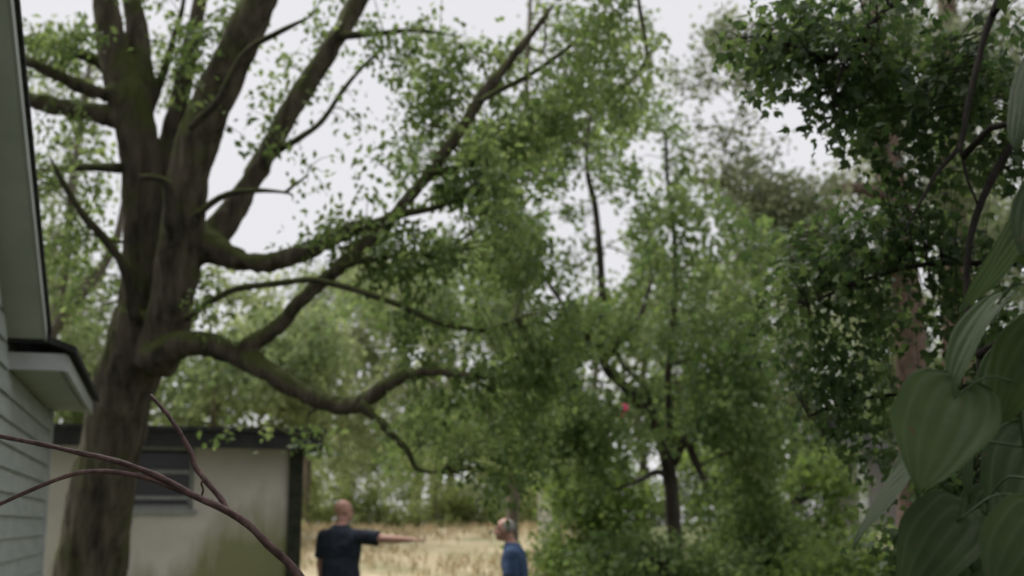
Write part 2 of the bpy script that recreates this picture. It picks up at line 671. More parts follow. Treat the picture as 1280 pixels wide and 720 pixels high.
def slab(name, mat, n0, n1, dz0, dz1, s0, s1):
    m = MB()
    v = []
    for dz in (dz0, dz1):
        for (s, n) in ((s0, n0), (s1, n0), (s1, n1), (s0, n1)):
            v.append(W(s, n, rake_z(s) + dz))
    m.add(v, [(0, 1, 2, 3), (7, 6, 5, 4), (0, 4, 5, 1), (1, 5, 6, 2), (2, 6, 7, 3), (3, 7, 4, 0)])
    return m.build(name, mat, house)


slab('soffit', M['soffit'], -.02, OV2 - .012, 0, .02, LOW, S_PEAK)
slab('rake_board', M['house_white'], OV2 - .010, OV2, -.004, .07, LOW + .01, S_PEAK)
slab('roof', M['shingle'], -7.2, OV2 + .018, .075, .11, LOW + .10, S_PEAK)
m = MB()
m.add([W(S_PEAK, OV2 + .05, zp + .17), W(S_B, OV2 + .05, z_r + .17), W(S_B, -7.2, z_r + .17), W(S_PEAK, -7.2, zp + .17),
       W(S_PEAK, OV2 + .05, zp + .225), W(S_B, OV2 + .05, z_r + .225), W(S_B, -7.2, z_r + .225), W(S_PEAK, -7.2, zp + .225)],
      [(0, 1, 2, 3), (7, 6, 5, 4), (0, 4, 5, 1), (1, 5, 6, 2), (2, 6, 7, 3), (3, 7, 4, 0)])
m.build('roof', M['shingle'], house)
# dark strip across the foot of the rake, standing in for its underside shadow
mb = MB(); mb.box(W(LOW + .02, -.02, z_r - .03), U * .02, N * (OV2 + .02), Z * .12); mb.build('eave_shade_strip', M['dark_trim'], house)

# ------------------------------------------------------------------ shed behind the trunk
A = drop(36, 12.4); A.z = 0
B = drop(366, 13.2); B.z = 0
SU = (B - A).normalized()
SN = Vector((SU.y, -SU.x, 0))                     # towards the camera
if SN.y > 0:
    SN = -SN
SL = (B - A).length
ZT = P(300, 559, 13.0).z
shed = thing('shed', 'low flat roofed shed with pale block wall stained green at its foot', 'shed', (A + B) / 2)


def S_at(px, py=600):
    p = on_plane(px, py, A, SN)
    return (p - A).dot(SU), p.z


w0, wz1 = S_at(150, 556); w1, wz0 = S_at(241, 637)
T = .18
mb = MB()
mb.box(A, SU * w0, -SN * T, Z * ZT)
mb.box(A + SU * (w1), SU * (SL - w1), -SN * T, Z * ZT)
mb.box(A + SU * w0, SU * (w1 - w0), -SN * T, Z * wz0)
mb.box(A + SU * w0 + Z * wz1, SU * (w1 - w0), -SN * T, Z * (ZT - wz1))
mb.box(A - SN * (T + .002), SU * T, -SN * 4, Z * ZT)
mb.box(A + SU * (SL - T) - SN * (T + .002), SU * T, -SN * 4, Z * ZT)
mb.box(A + SU * (T + .002) - SN * 4.0, SU * (SL - 2 * T - .004), -SN * T, Z * ZT)
mb.build('wall', M['stucco'], shed)
mb = MB(); mb.box(A - SU * .5 + SN * .45 + Z * (ZT + .002), SU * (SL + .70), -SN * 5.2, Z * .05); mb.build('soffit', M['dark_trim'], shed)
mb = MB(); mb.box(A - SU * .52 + SN * .475 + Z * (ZT - .03), SU * (SL + .74), -SN * .024, Z * .17); mb.build('fascia', M['dark_trim'], shed)
mb = MB(); mb.box(A + SU * (SL + .202) + SN * .449 + Z * (ZT - .03), SU * .02, -SN * 5.2, Z * .17); mb.build('fascia', M['dark_trim'], shed)
mb = MB(); mb.box(A - SU * .55 + SN * .51 + Z * (ZT + .142), SU * (SL + .80), -SN * 5.3, Z * .04); mb.build('roof', M['shingle'], shed)
p0, _ = S_at(361); p1, _ = S_at(378)
mb = MB(); mb.box(A + SU * p0 + SN * .05, SU * (p1 - p0), -SN * .16 , Z * (ZT - .002)); mb.build('corner_post', M['post'], shed)
win = MB()
ww, wh = w1 - w0, wz1 - wz0
wo = A + SU * w0 + Z * wz0 - SN * .05
fr = .045
win.box(wo, SU * fr, -SN * .05, Z * wh)
win.box(wo + SU * (ww - fr), SU * fr, -SN * .05, Z * wh)
win.box(wo + SU * fr, SU * (ww - 2 * fr), -SN * .05, Z * fr)
win.box(wo + SU * fr + Z * (wh - fr), SU * (ww - 2 * fr), -SN * .05, Z * fr)
wob = win.build('window', M['frame'], shed)
wob['label'] = 'dark louvred window with grey frame'
_, zb = S_at(200, 592)
for kz, th in ((zb - wz0, .04), ((zb - wz0) * .28, .035)):
    m = MB(); m.box(wo + SU * fr + SN * .012 + Z * kz, SU * (ww - 2 * fr), -SN * .05, Z * th); m.build('window_bar', M['frame'], wob)
zz = [fr, (zb - wz0) * .28 + .035, zb - wz0 + .04, wh - fr]
zz2 = [(zb - wz0) * .28, zb - wz0, wh - fr]
for i in range(3):
    m = MB(); m.box(wo + SU * (fr + .002) - SN * .03 + Z * (zz[i] + .001), SU * (ww - 2 * fr - .004), -SN * .008, Z * (zz2[i] - zz[i] - .002))
    m.build('pane', M['glass'], wob)
m = MB(); m.box(A + SU * (w0 - .04) + SN * .05 + Z * (wz0 - .05), SU * (ww + .08), -SN * .1, Z * .048); m.build('sill', M['frame'], wob)
ps, _ = S_at(163)
m = MB(); m.tube([A + SU * ps + SN * .035 + Z * z for z in (.05, .6, 1.2, wz0 - .06)], [.012] * 4, 8); m.build('pipe', M['dark_trim'], shed, True)

# ------------------------------------------------------------------ foliage engine
TPL_SIMPLE = (np.array([[0, 0, 0], [-.5, .45, .10], [0, 1.0, -.04], [.5, .45, .10]], float), [(0, 2, 1), (0, 3, 2)])
TPL_LOBED = (np.array([[0, 0, 0], [-.34, .02, .04], [-.56, .42, .06], [-.27, .50, .03], [0, 1.05, -.10], [.27, .50, .03], [.56, .42, .06], [.34, .02, .04]], float),
             [(0, 2, 1), (0, 3, 2), (0, 4, 3), (0, 5, 4), (0, 6, 5), (0, 7, 6)])


def leaf_mesh(name, pos, axis, nrm, length, width, tint, mat, parent, tpl=TPL_SIMPLE):
    V, Fc = tpl
    n = len(pos)
    axis = axis / np.linalg.norm(axis, axis=1, keepdims=True)
    nrm = nrm - axis * np.sum(nrm * axis, axis=1, keepdims=True)
    nrm = nrm / (np.linalg.norm(nrm, axis=1, keepdims=True) + 1e-9)
    side = np.cross(axis, nrm)
    kv = len(V)
    co = (pos[:, None, :] + side[:, None, :] * (V[None, :, 0:1] * width[:, None, None])
          + axis[:, None, :] * (V[None, :, 1:2] * length[:, None, None])
          + nrm[:, None, :] * (V[None, :, 2:3] * length[:, None, None]))
    co = co.reshape(-1, 3)
    tri = np.array(Fc)
    idx = (np.arange(n)[:, None, None] * kv + tri[None]).reshape(-1)
    nf = n * len(Fc)
    me = bpy.data.meshes.new(name)
    me.vertices.add(n * kv)
    me.vertices.foreach_set('co', co.astype(np.float32).ravel())
    me.loops.add(nf * 3)
    me.loops.foreach_set('vertex_index', idx.astype(np.int32))
    me.polygons.add(nf)
    me.polygons.foreach_set('loop_start', (np.arange(nf) * 3).astype(np.int32))
    at = me.attributes.new('tint', 'FLOAT', 'POINT')
    at.data.foreach_set('value', np.repeat(tint, kv).astype(np.float32))
    me.materials.append(mat)
    me.update(calc_edges=True)
    me.validate()
    o = bpy.data.objects.new(name, me)
    COL.objects.link(o)
    if parent is not None:
        o.parent = parent
        o.matrix_parent_inverse = parent.matrix_world.inverted()
    o['kind'] = 'stuff'
    return o


M['dry_grass'] = leaf_mat('dry_grass', (.22, .20, .10), (.31, .26, .155), (.40, .34, .22), .4)
go = leaf_mesh('dry_grass', *GRASS, M['dry_grass'], None)
tag(go, 'straw coloured dry grass standing on the far field', 'grass')


def rand_dirs(n, rng):
    v = rng.normal(size=(n, 3))
    return v / np.linalg.norm(v, axis=1, keepdims=True)


def crown(tree, blobs, skel, leaf=.07, ratio=.42, mat='oak_leaf', twig_mat='dark_bark', sigma=.20, droop=.6, tpl=TPL_SIMPLE, seed=1, limbs=True, twig_r=.005, reach=2.2, mul=1.0, mul2=1.0):
    """blobs: (px, py, rx, ry, depth, depth_radius, clumps, leaves per clump). Leaves sit on twigs that grow from the limbs."""
    rng = np.random.default_rng(seed)
    rnd = random.Random(seed)
    world = [b_ for b_ in blobs if len(b_) == 4]
    blobs = [b_ for b_ in blobs if len(b_) != 4]
    for (x, y, z, r_) in world:
        blobs.append((Vector((x, y, z)), 0, r_, r_ * .55, 0, r_, 40, 56))
    blobs = [(*b_[:6], max(1, int(b_[6] * mul)), b_[7] * mul2) for b_ in blobs]
    pos, axis = [], []
    tint = []
    tw = MB()
    sk = [np.array(p) for p in skel]
    limb_i = 0
    for bi, (px, py, rx, ry, d, dr, nc, nl) in enumerate(blobs):
        if isinstance(px, Vector):
            c = np.array(px)
            ex, ez = rx, ry
        else:
            c = np.array(P(px, py, d))
            ex, ez = rx / F * d, ry / F * d
        # limb into the blob
        S = np.array(sk)
        if limbs:
            dist = np.linalg.norm(S - c, axis=1) + np.maximum(0, S[:, 2] - c[2]) * 1.5
            j = int(np.argmin(dist))
            q = S[j]
            ln = np.linalg.norm(c - q)
            if ln > .5:
                k = max(4, int(ln / .35))
                mid = (q + c) / 2 + np.array([rnd.uniform(-.12, .12) * ln, rnd.uniform(-.12, .12) * ln, .10 * ln])
                pts, rr = [], []
                r0 = min(.012 + .007 * ln, .045)
                for i in range(k + 1):
                    t = i / k
                    p = (1 - t) ** 2 * q + 2 * t * (1 - t) * mid + t * t * c + np.array([rnd.uniform(-1, 1), rnd.uniform(-1, 1), rnd.uniform(-1, 1)]) * .03 * (0 < i < k)
                    pts.append(Vector(p)); rr.append(r0 * (1 - .75 * t))
                    sk.append(p)
                tw.tube(pts, rr, 6, .1, seed=bi)
        S = np.array(sk)
        # clump centres, more of them towards the outside of the blob
        v = rand_dirs(nc * 2 + 2, rng) * (rng.random((nc * 2 + 2, 1)) ** (1 / 2.4)) * 1.18
        cc = c + v * np.array([ex, dr, ez])
        # clumps gather where the growth is strong and leave gaps elsewhere
        fq = 3.4 / (sigma * 8)
        gn = (np.sin(cc[:, 0] * fq + 1.3 * np.sin(cc[:, 2] * fq * .7 + seed)) + np.sin(cc[:, 2] * fq * 1.15 + 1.1 * np.sin(cc[:, 1] * fq * .6)) + np.sin((cc[:, 1] + cc[:, 0] * .6) * fq * .8 + seed * 1.7)
              + rng.normal(0, .6, len(cc)))
        cc = cc[np.argsort(-gn)[:nc]]
        btint = rng.normal(0, .10)
        for q in cc:
            dist = np.linalg.norm(S - q, axis=1)
            j = int(np.argmin(dist))
            L = dist[j]
            end = q
            if L < reach and L > .05:
                a = S[j]
                mid = (a + q) / 2 + np.array([0, 0, .12 * L])
                tw.tube([Vector(a), Vector(mid), Vector(q)], [twig_r, twig_r * .8, twig_r * .45], 3, cap=False)
                d0 = (q - a) / L
            else:
                d0 = rand_dirs(1, rng)[0]
            # leaf-bearing shoot droops from the clump centre
            sh = d0 * .5 + np.array([0, 0, -droop]) + rng.normal(0, .35, 3)
            sh = sh / np.linalg.norm(sh)
            n = max(3, int(nl * rng.uniform(.6, 1.4)))
            t = rng.random((n, 1)) * 2 - .8
            p = q + sh * t * sigma * 1.3 + rng.normal(0, sigma * .55, (n, 3))
            pos.append(p)
            ax = sh * .6 + rng.normal(0, .6, (n, 3)) + np.array([0, 0, -droop * .6])
            axis.append(ax)
            tint.append(np.clip(.5 + btint + rng.normal(0, .2) + rng.normal(0, .16, n), 0, 1))
    pos = np.concatenate(pos); axis = np.concatenate(axis); tint = np.concatenate(tint)
    n = len(pos)
    nrm = rng.normal(0, .8, (n, 3)) + np.array([0, 0, .9])
    ln = leaf * rng.uniform(.6, 1.25, n)
    leaf_mesh('crown', pos, axis, nrm, ln, ln * ratio * 2 * rng.uniform(.8, 1.15, n) * .9, tint, M[mat], tree, tpl)
    if tw.v:
        o = tw.build('twigs', M[twig_mat], tree, True)
        o['kind'] = 'stuff'
    return n


LEAVES = 0


def limb_px(pts, d0, d1, closed=False):
    """pixel polyline (px, py, radius px) between depths -> spline points and radii"""
    m = len(pts)
    pp, rr = [], []
    for i, q in enumerate(pts):
        d = q[3] if len(q) > 3 else d0 + (d1 - d0) * i / max(1, m - 1)
        pp.append(P(q[0], q[1], d)); rr.append(q[2] / F * d)
    return spline(pp, rr, 5)


# ------------------------------------------------------------------ the big oak
TD = 10.6
oak = thing('oak_tree', 'massive leaning many-stemmed tree with mossy limbs beside the grey house', 'tree', drop(100, TD))
wood = MB()
skel = []
main = [
    # trunk
    ([(92, 905, 64), (97, 860, 54), (106, 770, 47), (117, 680, 43), (131, 600, 40), (145, 530, 37), (156, 480, 38), (172, 435, 40), (180, 390, 36)], TD, TD),
    # left stem
    ([(170, 450, 28), (172, 390, 25), (178, 330, 23), (179, 260, 24), (174, 190, 25), (163, 130, 26), (146, 80, 19), (137, 40, 17), (128, -20, 15), (115, -80, 12)], TD, TD + .3),
    ([(170, 180, 18), (178, 120, 16), (174, 60, 14), (166, 0, 12), (150, -70, 9)], TD + .1, TD + .6),
    # right stem
    ([(190, 460, 30), (212, 400, 29), (222, 330, 27), (230, 260, 26), (243, 190, 26), (265, 130, 26), (292, 70, 24), (318, 15, 22), (345, -50, 18), (370, -110, 14)], TD - .15, TD - .4),
    # centre stem
    ([(205, 330, 15), (204, 260, 16), (208, 200, 15), (220, 140, 13), (232, 90, 12), (242, 40, 12), (255, -30, 9), (262, -80, 7)], TD + .15, TD + .7),
    # long limb leaving to the upper right
    ([(225, 330, 20), (252, 303, 22), (275, 285, 18), (303, 245, 15), (332, 195, 14), (362, 140, 13), (393, 90, 13), (425, 40, 12), (465, -30, 10), (500, -90, 7)], TD - .1, TD + .5),
    # limb sweeping right under the sky gap
    ([(245, 303, 22), (270, 312, 18), (300, 325, 13), (335, 328, 12), (372, 318, 12), (405, 304, 11), (440, 286, 10), (470, 280, 9)], TD - .1, TD - .7),
    # lowest limb
    ([(190, 452, 24), (222, 433, 17), (255, 430, 14.5), (300, 444, 15), (340, 468, 13.5), (378, 491, 12), (412, 504, 11), (440, 507, 11), (466, 494, 9.5), (495, 474, 8.5), (535, 464, 7), (590, 470, 5)], TD - .25, TD - 1.5),
    # its upper fork that carries on to the top of the picture
    ([(295, 446, 11), (318, 428, 11), (348, 408, 10), (372, 380, 9), (395, 358, 9), (420, 338, 9), (448, 312, 9), (478, 284, 8), (508, 250, 8), (538, 215, 8), (572, 168, 7.5), (605, 118, 7), (636, 78, 6), (668, 38, 5), (705, -10, 4), (740, -60, 3)], TD - .6, TD - 1.0),
    # left limbs that pass behind the eave
    ([(160, 150, 14), (125, 142, 12), (95, 138, 11), (60, 130, 11), (25, 122, 10), (-20, 100, 8)], TD + .1, TD + .2),
    ([(150, 118, 12), (128, 117, 9), (100, 108, 9), (70, 92, 8), (30, 76, 7), (-15, 66, 6)], TD + .1, TD - .4),
]
for pts, d0, d1 in main:
    pp, rr = limb_px(pts, d0, d1)
    wood.tube(pp, rr, 14, .05, seed=len(skel))
    skel += [p for p in pp]
tk = wood.remeshed('trunk', M['oak_bark'], .020, oak, 6)
roughen(tk, .022, 8.0, 1.7, 3, True)
side = [
    ([(168, 400, 7), (160, 352, 7), (150, 325, 6), (128, 295, 6), (105, 270, 5), (80, 230, 4), (62, 195, 3)], TD - .3, TD - .6),
    ([(150, 210, 7), (110, 209, 5), (70, 212, 4), (30, 215, 3)], TD, TD + .3),
    ([(150, 100, 8), (132, 84, 8), (112, 72, 7), (80, 64, 5), (30, 52, 4), (-20, 40, 3)], TD + .3, TD + .4),
    ([(238, 160, 5), (250, 148, 5), (268, 132, 5), (280, 112, 4.5), (292, 88, 4), (310, 62, 4), (345, 42, 4), (390, 20, 3)], TD - .75, TD - 1.0),
    ([(175, 222, 4), (195, 222, 4), (210, 232, 6), (213, 262, 9), (214, 300, 12)], TD - .75, TD - .55),
    ([(245, 270, 5), (270, 250, 4.5), (292, 241, 4), (325, 238, 3), (362, 242, 1.5), (366, 252, 1)], TD - .5, TD - .7),
    ([(345, 190, 5), (375, 172, 4), (402, 152, 3.5), (425, 118, 3), (452, 85, 2.5), (488, 52, 2)], TD, TD + .1),
    ([(178, 165, 7), (190, 130, 6.5), (199, 105, 6), (208, 80, 5), (218, 45, 4), (228, 10, 3), (234, -40, 2)], TD + .2, TD + .5),
    ([(232, 398, 5), (262, 378, 4.5), (292, 362, 4.2), (322, 357, 4.2), (355, 353, 4.2), (390, 350, 4), (425, 357, 4), (462, 368, 4), (500, 382, 3.8), (540, 400, 3.6), (575, 409, 3.5), (610, 412, 3.2), (645, 400, 2.2)], TD - .5, TD - 1.4),
    ([(450, 505, 8), (470, 522, 6), (492, 545, 5), (510, 565, 4), (522, 586, 3), (550, 592, 2)], TD - 1.2, TD - 1.4),
    ([(538, 216, 5), (562, 212, 5), (582, 206, 5), (610, 196, 4), (640, 180, 4), (690, 160, 3)], TD - .95, TD - .7),
    ([(598, 128, 4), (625, 112, 4), (655, 98, 3.5), (685, 78, 3), (712, 58, 2.8), (732, 38, 2.4)], TD - 1, TD - .8),
    ([(425, 334, 5), (450, 326, 4), (485, 321, 3.5), (525, 321, 3), (560, 312, 2)], TD - .8, TD - .8),
    ([(660, 60, 2), (680, 62, 1.5), (681, 20, 2)], TD - 1, TD - 1),
    ([(690, 152, 3), (722, 134, 4), (755, 124, 4.5), (785, 104, 4), (804, 82, 3.4), (828, 40, 3)], TD - .4, TD),
    ([(812, 86, 3), (808, 60, 3), (803, 30, 3), (795, -20, 3)], TD - .2, TD),
    ([(470, 280, 7), (500, 268, 6), (535, 262, 4), (575, 250, 3)], TD - .8, TD - .9),
    ([(425, 45, 6), (470, 42, 4), (520, 38, 3), (570, 45, 2)], TD + .3, TD),
]
for pts, d0, d1 in side:
    pp, rr = limb_px(pts, d0, d1)
    nn_ = len(rr)
    rr = [r_ * min(1.0, (nn_ - i_) / 5.0 + .12) for i_, r_ in enumerate(rr)]      # thin out to a tip
    m = MB(); m.tube(pp, rr, 8, .10, seed=len(skel))
    m.build('branch', M['oak_limb'], oak, True)
    skel += [p for p in pp]
oak_blobs = [
    # bright mass right of the rising limb
    (590, 170, 50, 30, 9.7, .3, 12, 26), (650, 150, 50, 40, 9.6, .3, 12, 24), (560, 240, 60, 30, 9.7, .3, 14, 26), (665, 215, 50, 50, 10.4, .4, 14, 26), (615, 235, 60, 60, 9.0, .5, 14, 24),
    (560, 90, 26, 40, 9.9, .4, 12, 24), (528, 120, 22, 30, 9.9, .4, 8, 20), (715, 110, 45, 50, 9.9, .6, 18, 26), (760, 60, 50, 45, 10, .6, 18, 24), (775, 120, 36, 36, 10, .5, 10, 24), (815, 80, 30, 30, 10.3, .4, 4, 20),
    (620, 70, 40, 30, 9.9, .5, 9, 20), (500, 55, 60, 24, 10.5, .5, 12, 18), (620, 320, 60, 36, 9.8, .4, 12, 28), (540, 310, 60, 36, 9.6, .4, 16, 28), (600, 290, 60, 30, 10.4, .4, 10, 26),
    # fringe along the sweeping limb
    (430, 284, 40, 18, 9.9, .25, 8, 22), (350, 300, 40, 18, 10.1, .3, 3, 14), (480, 300, 40, 30, 9.8, .4, 14, 26),
    # sparse leaves in the sky gap
    (500, 170, 32, 36, 10.0, .4, 5, 12), (470, 225, 40, 30, 10, .4, 5, 10), (440, 130, 40, 40, 10.4, .4, 4, 9), (385, 210, 50, 40, 10.4, .4, 4, 8), (345, 120, 40, 60, 10.8, .5, 10, 14),
    # under the lowest limb and round its tip
    (575, 485, 60, 40, 9.2, .5, 10, 26), (520, 430, 40, 30, 9.3, .4, 5, 22), (620, 440, 60, 50, 9.2, .5, 11, 26), (590, 540, 60, 50, 9.2, .5, 9, 26), (530, 400, 40, 18, 9.3, .4, 4, 20), (650, 500, 60, 60, 9.3, .5, 14, 26), (620, 580, 50, 40, 9.0, .4, 8, 22), (690, 420, 50, 40, 9.4, .4, 9, 24),
    (385, 545, 30, 16, 10.4, .3, 3, 18), (300, 535, 40, 12, 10.6, .3, 3, 14),
    # left side behind the eave and the stems
    (75, 60, 40, 24, 10.8, .5, 12, 18), (90, 175, 40, 30, 10.8, .5, 8, 14), (70, 240, 40, 30, 10.6, .5, 10, 16), (105, 330, 36, 40, 10.6, .5, 10, 16), (60, 300, 24, 50, 10.8, .5, 8, 16), (130, 250, 24, 40, 10.8, .5, 6, 14),
    (215, 75, 40, 26, 10.9, .3, 8, 20), (250, 60, 16, 24, 10.2, .2, 6, 20), (95, 50, 24, 18, 10.1, .2, 6, 22), (390, 60, 40, 30, 11, .4, 8, 14), (300, 30, 60, 24, 10.8, .5, 8, 18),
    (255, 105, 10, 16, 10.1, .15, 3, 14), (330, 165, 20, 26, 10.3, .2, 3, 14),
    (280, 390, 40, 26, 10.0, .4, 5, 14), (240, 350, 24, 30, 10.6, .3, 4, 10),
    # hanging curtain at lower centre
    (520, 530, 40, 30, 9.0, .4, 6, 20),
    (170, -60, 160, 60, 10.6, 1.2, 20, 20), (480, -50, 140, 50, 10.6, 1.2, 20, 18), (720, -30, 100, 50, 10, 1.0, 18, 20),
]


# unseen crown above house and yard, added to shade the trunk and near things
shade_limbs = [
    ([(-3.6, 10.2, 6.2), (-3.8, 9.3, 7.0), (-4.3, 7.8, 7.7), (-5.0, 6.0, 8.1), (-5.6, 4.4, 8.4)], [.09, .09, .08, .06, .04]),
    ([(-1.96, 9.56, 6.15), (-2.0, 8.6, 7.0), (-2.1, 7.2, 7.8), (-1.8, 5.2, 8.3), (-1.3, 3.0, 8.3), (-.8, 1.0, 8.0), (-.6, -1.5, 7.6)], [.10, .10, .095, .09, .08, .06, .03]),
    ([(-1.8, 5.2, 8.3), (-.6, 3.6, 8.4), (.6, 2.0, 8.1), (1.4, .2, 7.6)], [.08, .06, .05, .03]),
    ([(-3.8, 9.3, 7.0), (-5.2, 8.6, 7.2), (-6.8, 7.6, 7.6), (-8.0, 6.2, 7.6)], [.10, .08, .06, .03]),
]
shade_skel = []
for pts, rr in shade_limbs:
    pp, r2 = spline(pts, rr, 5)
    m = MB(); m.tube(pp, r2, 10, .07, seed=len(shade_skel)); m.build('limb', M['oak_limb'], oak, True)
    shade_skel += pp
over = [(-5.5, 6, 8.2, 1.7), (-4.0, 4.6, 8.7, 1.6), (-7.2, 5.4, 7.8, 1.6), (-4.2, 7.4, 8.6, 1.4), (-6, 3.2, 8.0, 1.6), (-2.4, 2.6, 8.4, 1.6), (-.4, 1.2, 8.2, 1.6), (-1.6, -1.6, 7.8, 1.7), (1.0, -.6, 7.6, 1.6), (-3.6, .6, 8.2, 1.7), (-7.4, 7.6, 7.6, 1.4), (-3.2, -2.0, 7.8, 1.5)]  # leaf masses out of view, placed to block sun and sky light


LEAVES += crown(oak, oak_blobs, skel, .074, .36, 'oak_leaf', 'oak_limb', .115, .6, seed=3, mul=1.3, mul2=1.25)
LEAVES += crown(oak, over, shade_skel, .13, .36, 'oak_leaf', 'oak_limb', .26, .5, seed=4, mul=1.5, mul2=1.0, twig_r=.007)

# ------------------------------------------------------------------ generic trees further off
def tree(name, label, trunk, d, blobs, bark_m, leaf_m, extra=(), leaf=.075, sigma=.25, droop=.4, seed=1, group=None, ratio=.45, twig_r=.006, limb_name='limb', cat='tree', droop_reach=3.0, mul=1.0, mul2=1.0):
    global LEAVES
    px0, py0 = trunk[0][0], trunk[0][1]
    base = drop(px0, d)
    t = thing(name, label, cat, base, 0, group)
    pp, rr = limb_px(trunk, d, d)
    # run the trunk down into the ground
    r0 = rr[0]
    n = 4
    lowp = pp[0]
    pre, prr = [], []
    if lowp.z > base.z:
        for i in range(n):
            f = i / n
            q = base.lerp(lowp, f); q.z = base.z - .1 + (lowp.z - base.z + .1) * f
            pre.append(q); prr.append(r0 * (1.35 - .33 * f))
    wood = MB()
    wood.tube(pre + pp, prr + rr, 12, .06, seed=seed)
    sk = pre[1:] + pp
    wood.build('trunk', M[bark_m], t, True)
    for pts, d0, d1 in extra:
        p2, r2 = limb_px(pts, d0, d1)
        m = MB(); m.tube(p2, r2, 8, .08, seed=seed + len(sk)); m.build(limb_name, M[bark_m], t, True)
        sk += p2
    LEAVES += crown(t, blobs, sk, leaf, ratio, leaf_m, bark_m, sigma, droop, seed=seed + 50, twig_r=twig_r, reach=droop_reach, mul=mul, mul2=mul2)
    return t


# slender tree in the middle distance
MD = 15.5
tree('slender_tree', 'slender dark forked tree standing in front of the green shrubs', [(845, 690, 9), (842, 650, 9), (838, 605, 9), (832, 565, 9), (822, 535, 9), (803, 508, 8), (780, 482, 7), (758, 460, 6), (753, 430, 5), (753, 380, 5), (750, 320, 4.5), (744, 260, 4), (733, 205, 3), (738, 140, 2)], MD,
     [(640, 280, 40, 50, 15.5, .9, 12, 40), (790, 190, 50, 50, 15.5, .9, 16, 36), (850, 300, 55, 60, 15.6, .9, 26, 40), (770, 410, 60, 40, 15.3, .9, 24, 42), (870, 410, 60, 60, 15.5, .9, 34, 42),
      (720, 480, 70, 50, 15.2, .9, 34, 42), (800, 540, 70, 50, 15.2, .9, 24, 40), (880, 520, 70, 60, 15.4, .9, 34, 42), (700, 570, 60, 50, 15.2, .9, 28, 40), (650, 440, 50, 40, 15.6, .9, 14, 40),
      (920, 330, 50, 60, 15.8, .9, 22, 36), (615, 350, 36, 40, 15.6, .8, 10, 34), (855, 230, 30, 40, 15.8, .7, 5, 26), (670, 180, 36, 30, 15.6, .7, 8, 30), (800, 130, 40, 40, 16, .7, 8, 26), (930, 450, 60, 50, 15.8, .9, 24, 40), (950, 560, 50, 50, 15.6, .9, 24, 38)],
     'dark_bark', 'mid_leaf',
     extra=[([(836, 590, 7), (838, 540, 5), (834, 480, 4), (840, 420, 4), (844, 350, 4), (842, 280, 3), (834, 220, 2.4), (832, 170, 2)], MD, MD),
            ([(822, 534, 5), (812, 500, 3.6), (800, 478, 3), (780, 458, 2.5), (770, 440, 2)], MD, MD - .3),
            ([(753, 440, 4), (725, 410, 3.4), (700, 375, 3), (672, 335, 2.4)], MD, MD - .2),
            ([(838, 600, 4), (822, 590, 4), (800, 600, 3), (770, 612, 2)], MD, MD - .4),
            ([(842, 580, 6), (856, 550, 6), (868, 575, 5), (880, 600, 3)], MD, MD - .3),
            ([(755, 450, 5), (780, 420, 4), (800, 395, 3), (815, 350, 2)], MD, MD + .3)],
     leaf=.088, sigma=.165, seed=21, mul=1.35, mul2=1.0, droop=.9)

# big reddish trunks on the right
tree('pine_tree', 'tall tree with thick reddish trunk leaning left behind the dark leaves', [(1142, 640, 20), (1142, 560, 20), (1141, 490, 19), (1138, 420, 19), (1132, 350, 18), (1122, 270, 18), (1108, 180, 17), (1098, 100, 15), (1090, 20, 13), (1085, -60, 10)], 24,
     [(905, 190, 36, 50, 23, 1.2, 15, 32), (935, 110, 26, 64, 23.5, 1.2, 14, 30), (1000, 270, 60, 36, 23, 1.2, 30, 40), (930, 255, 40, 26, 23, 1.2, 14, 34), (855, 110, 30, 46, 24, 1.2, 8, 26), (880, 60, 36, 24, 24, 1.2, 6, 26), (955, 190, 16, 36, 23.5, 1.0, 4, 24), (1040, 320, 60, 40, 23.5, 1.5, 26, 40), (960, 330, 60, 40, 24, 1.5, 20, 36), (915, 56, 40, 30, 24, 1.2, 8, 30), (1110, 40, 80, 50, 24, 1.5, 24, 34), (1180, 200, 80, 80, 25, 1.5, 40, 36), (1090, 260, 50, 50, 24.6, 1.2, 16, 36)],
     'red_bark', 'brown_leaf',
     extra=[([(1130, 340, 12), (1080, 320, 10), (1030, 305, 9), (990, 288, 8), (955, 265, 7), (925, 240, 6), (895, 228, 5), (862, 224, 3.5)], 24, 22.6),
            ([(1115, 245, 10), (1070, 235, 8), (1035, 240, 7), (1010, 262, 5)], 24, 23),
            ([(1105, 160, 9), (1060, 110, 7), (1010, 70, 5), (960, 40, 4)], 24, 23.4)],
     leaf=.115, sigma=.26, seed=33, twig_r=.009, mul=1.7, mul2=1.2)
tree('pine_tree', 'thick reddish trunk furthest right behind the vine leaves', [(1200, 640, 19), (1198, 520, 19), (1196, 420, 18), (1194, 330, 18), (1190, 230, 16), (1186, 120, 14), (1184, 0, 11), (1182, -70, 9)], 27,
     [(1240, 120, 70, 90, 27, 2, 40, 36), (1180, 60, 70, 60, 27, 2, 30, 36), (1250, 300, 60, 80, 27, 2, 36, 36), (1140, 160, 60, 50, 27, 1.6, 20, 36), (1100, 400, 70, 50, 27.5, 1.6, 24, 38)],
     'red_bark', 'brown_leaf', leaf=.12, sigma=.4, seed=37, twig_r=.009, mul=1.5, mul2=1.5)

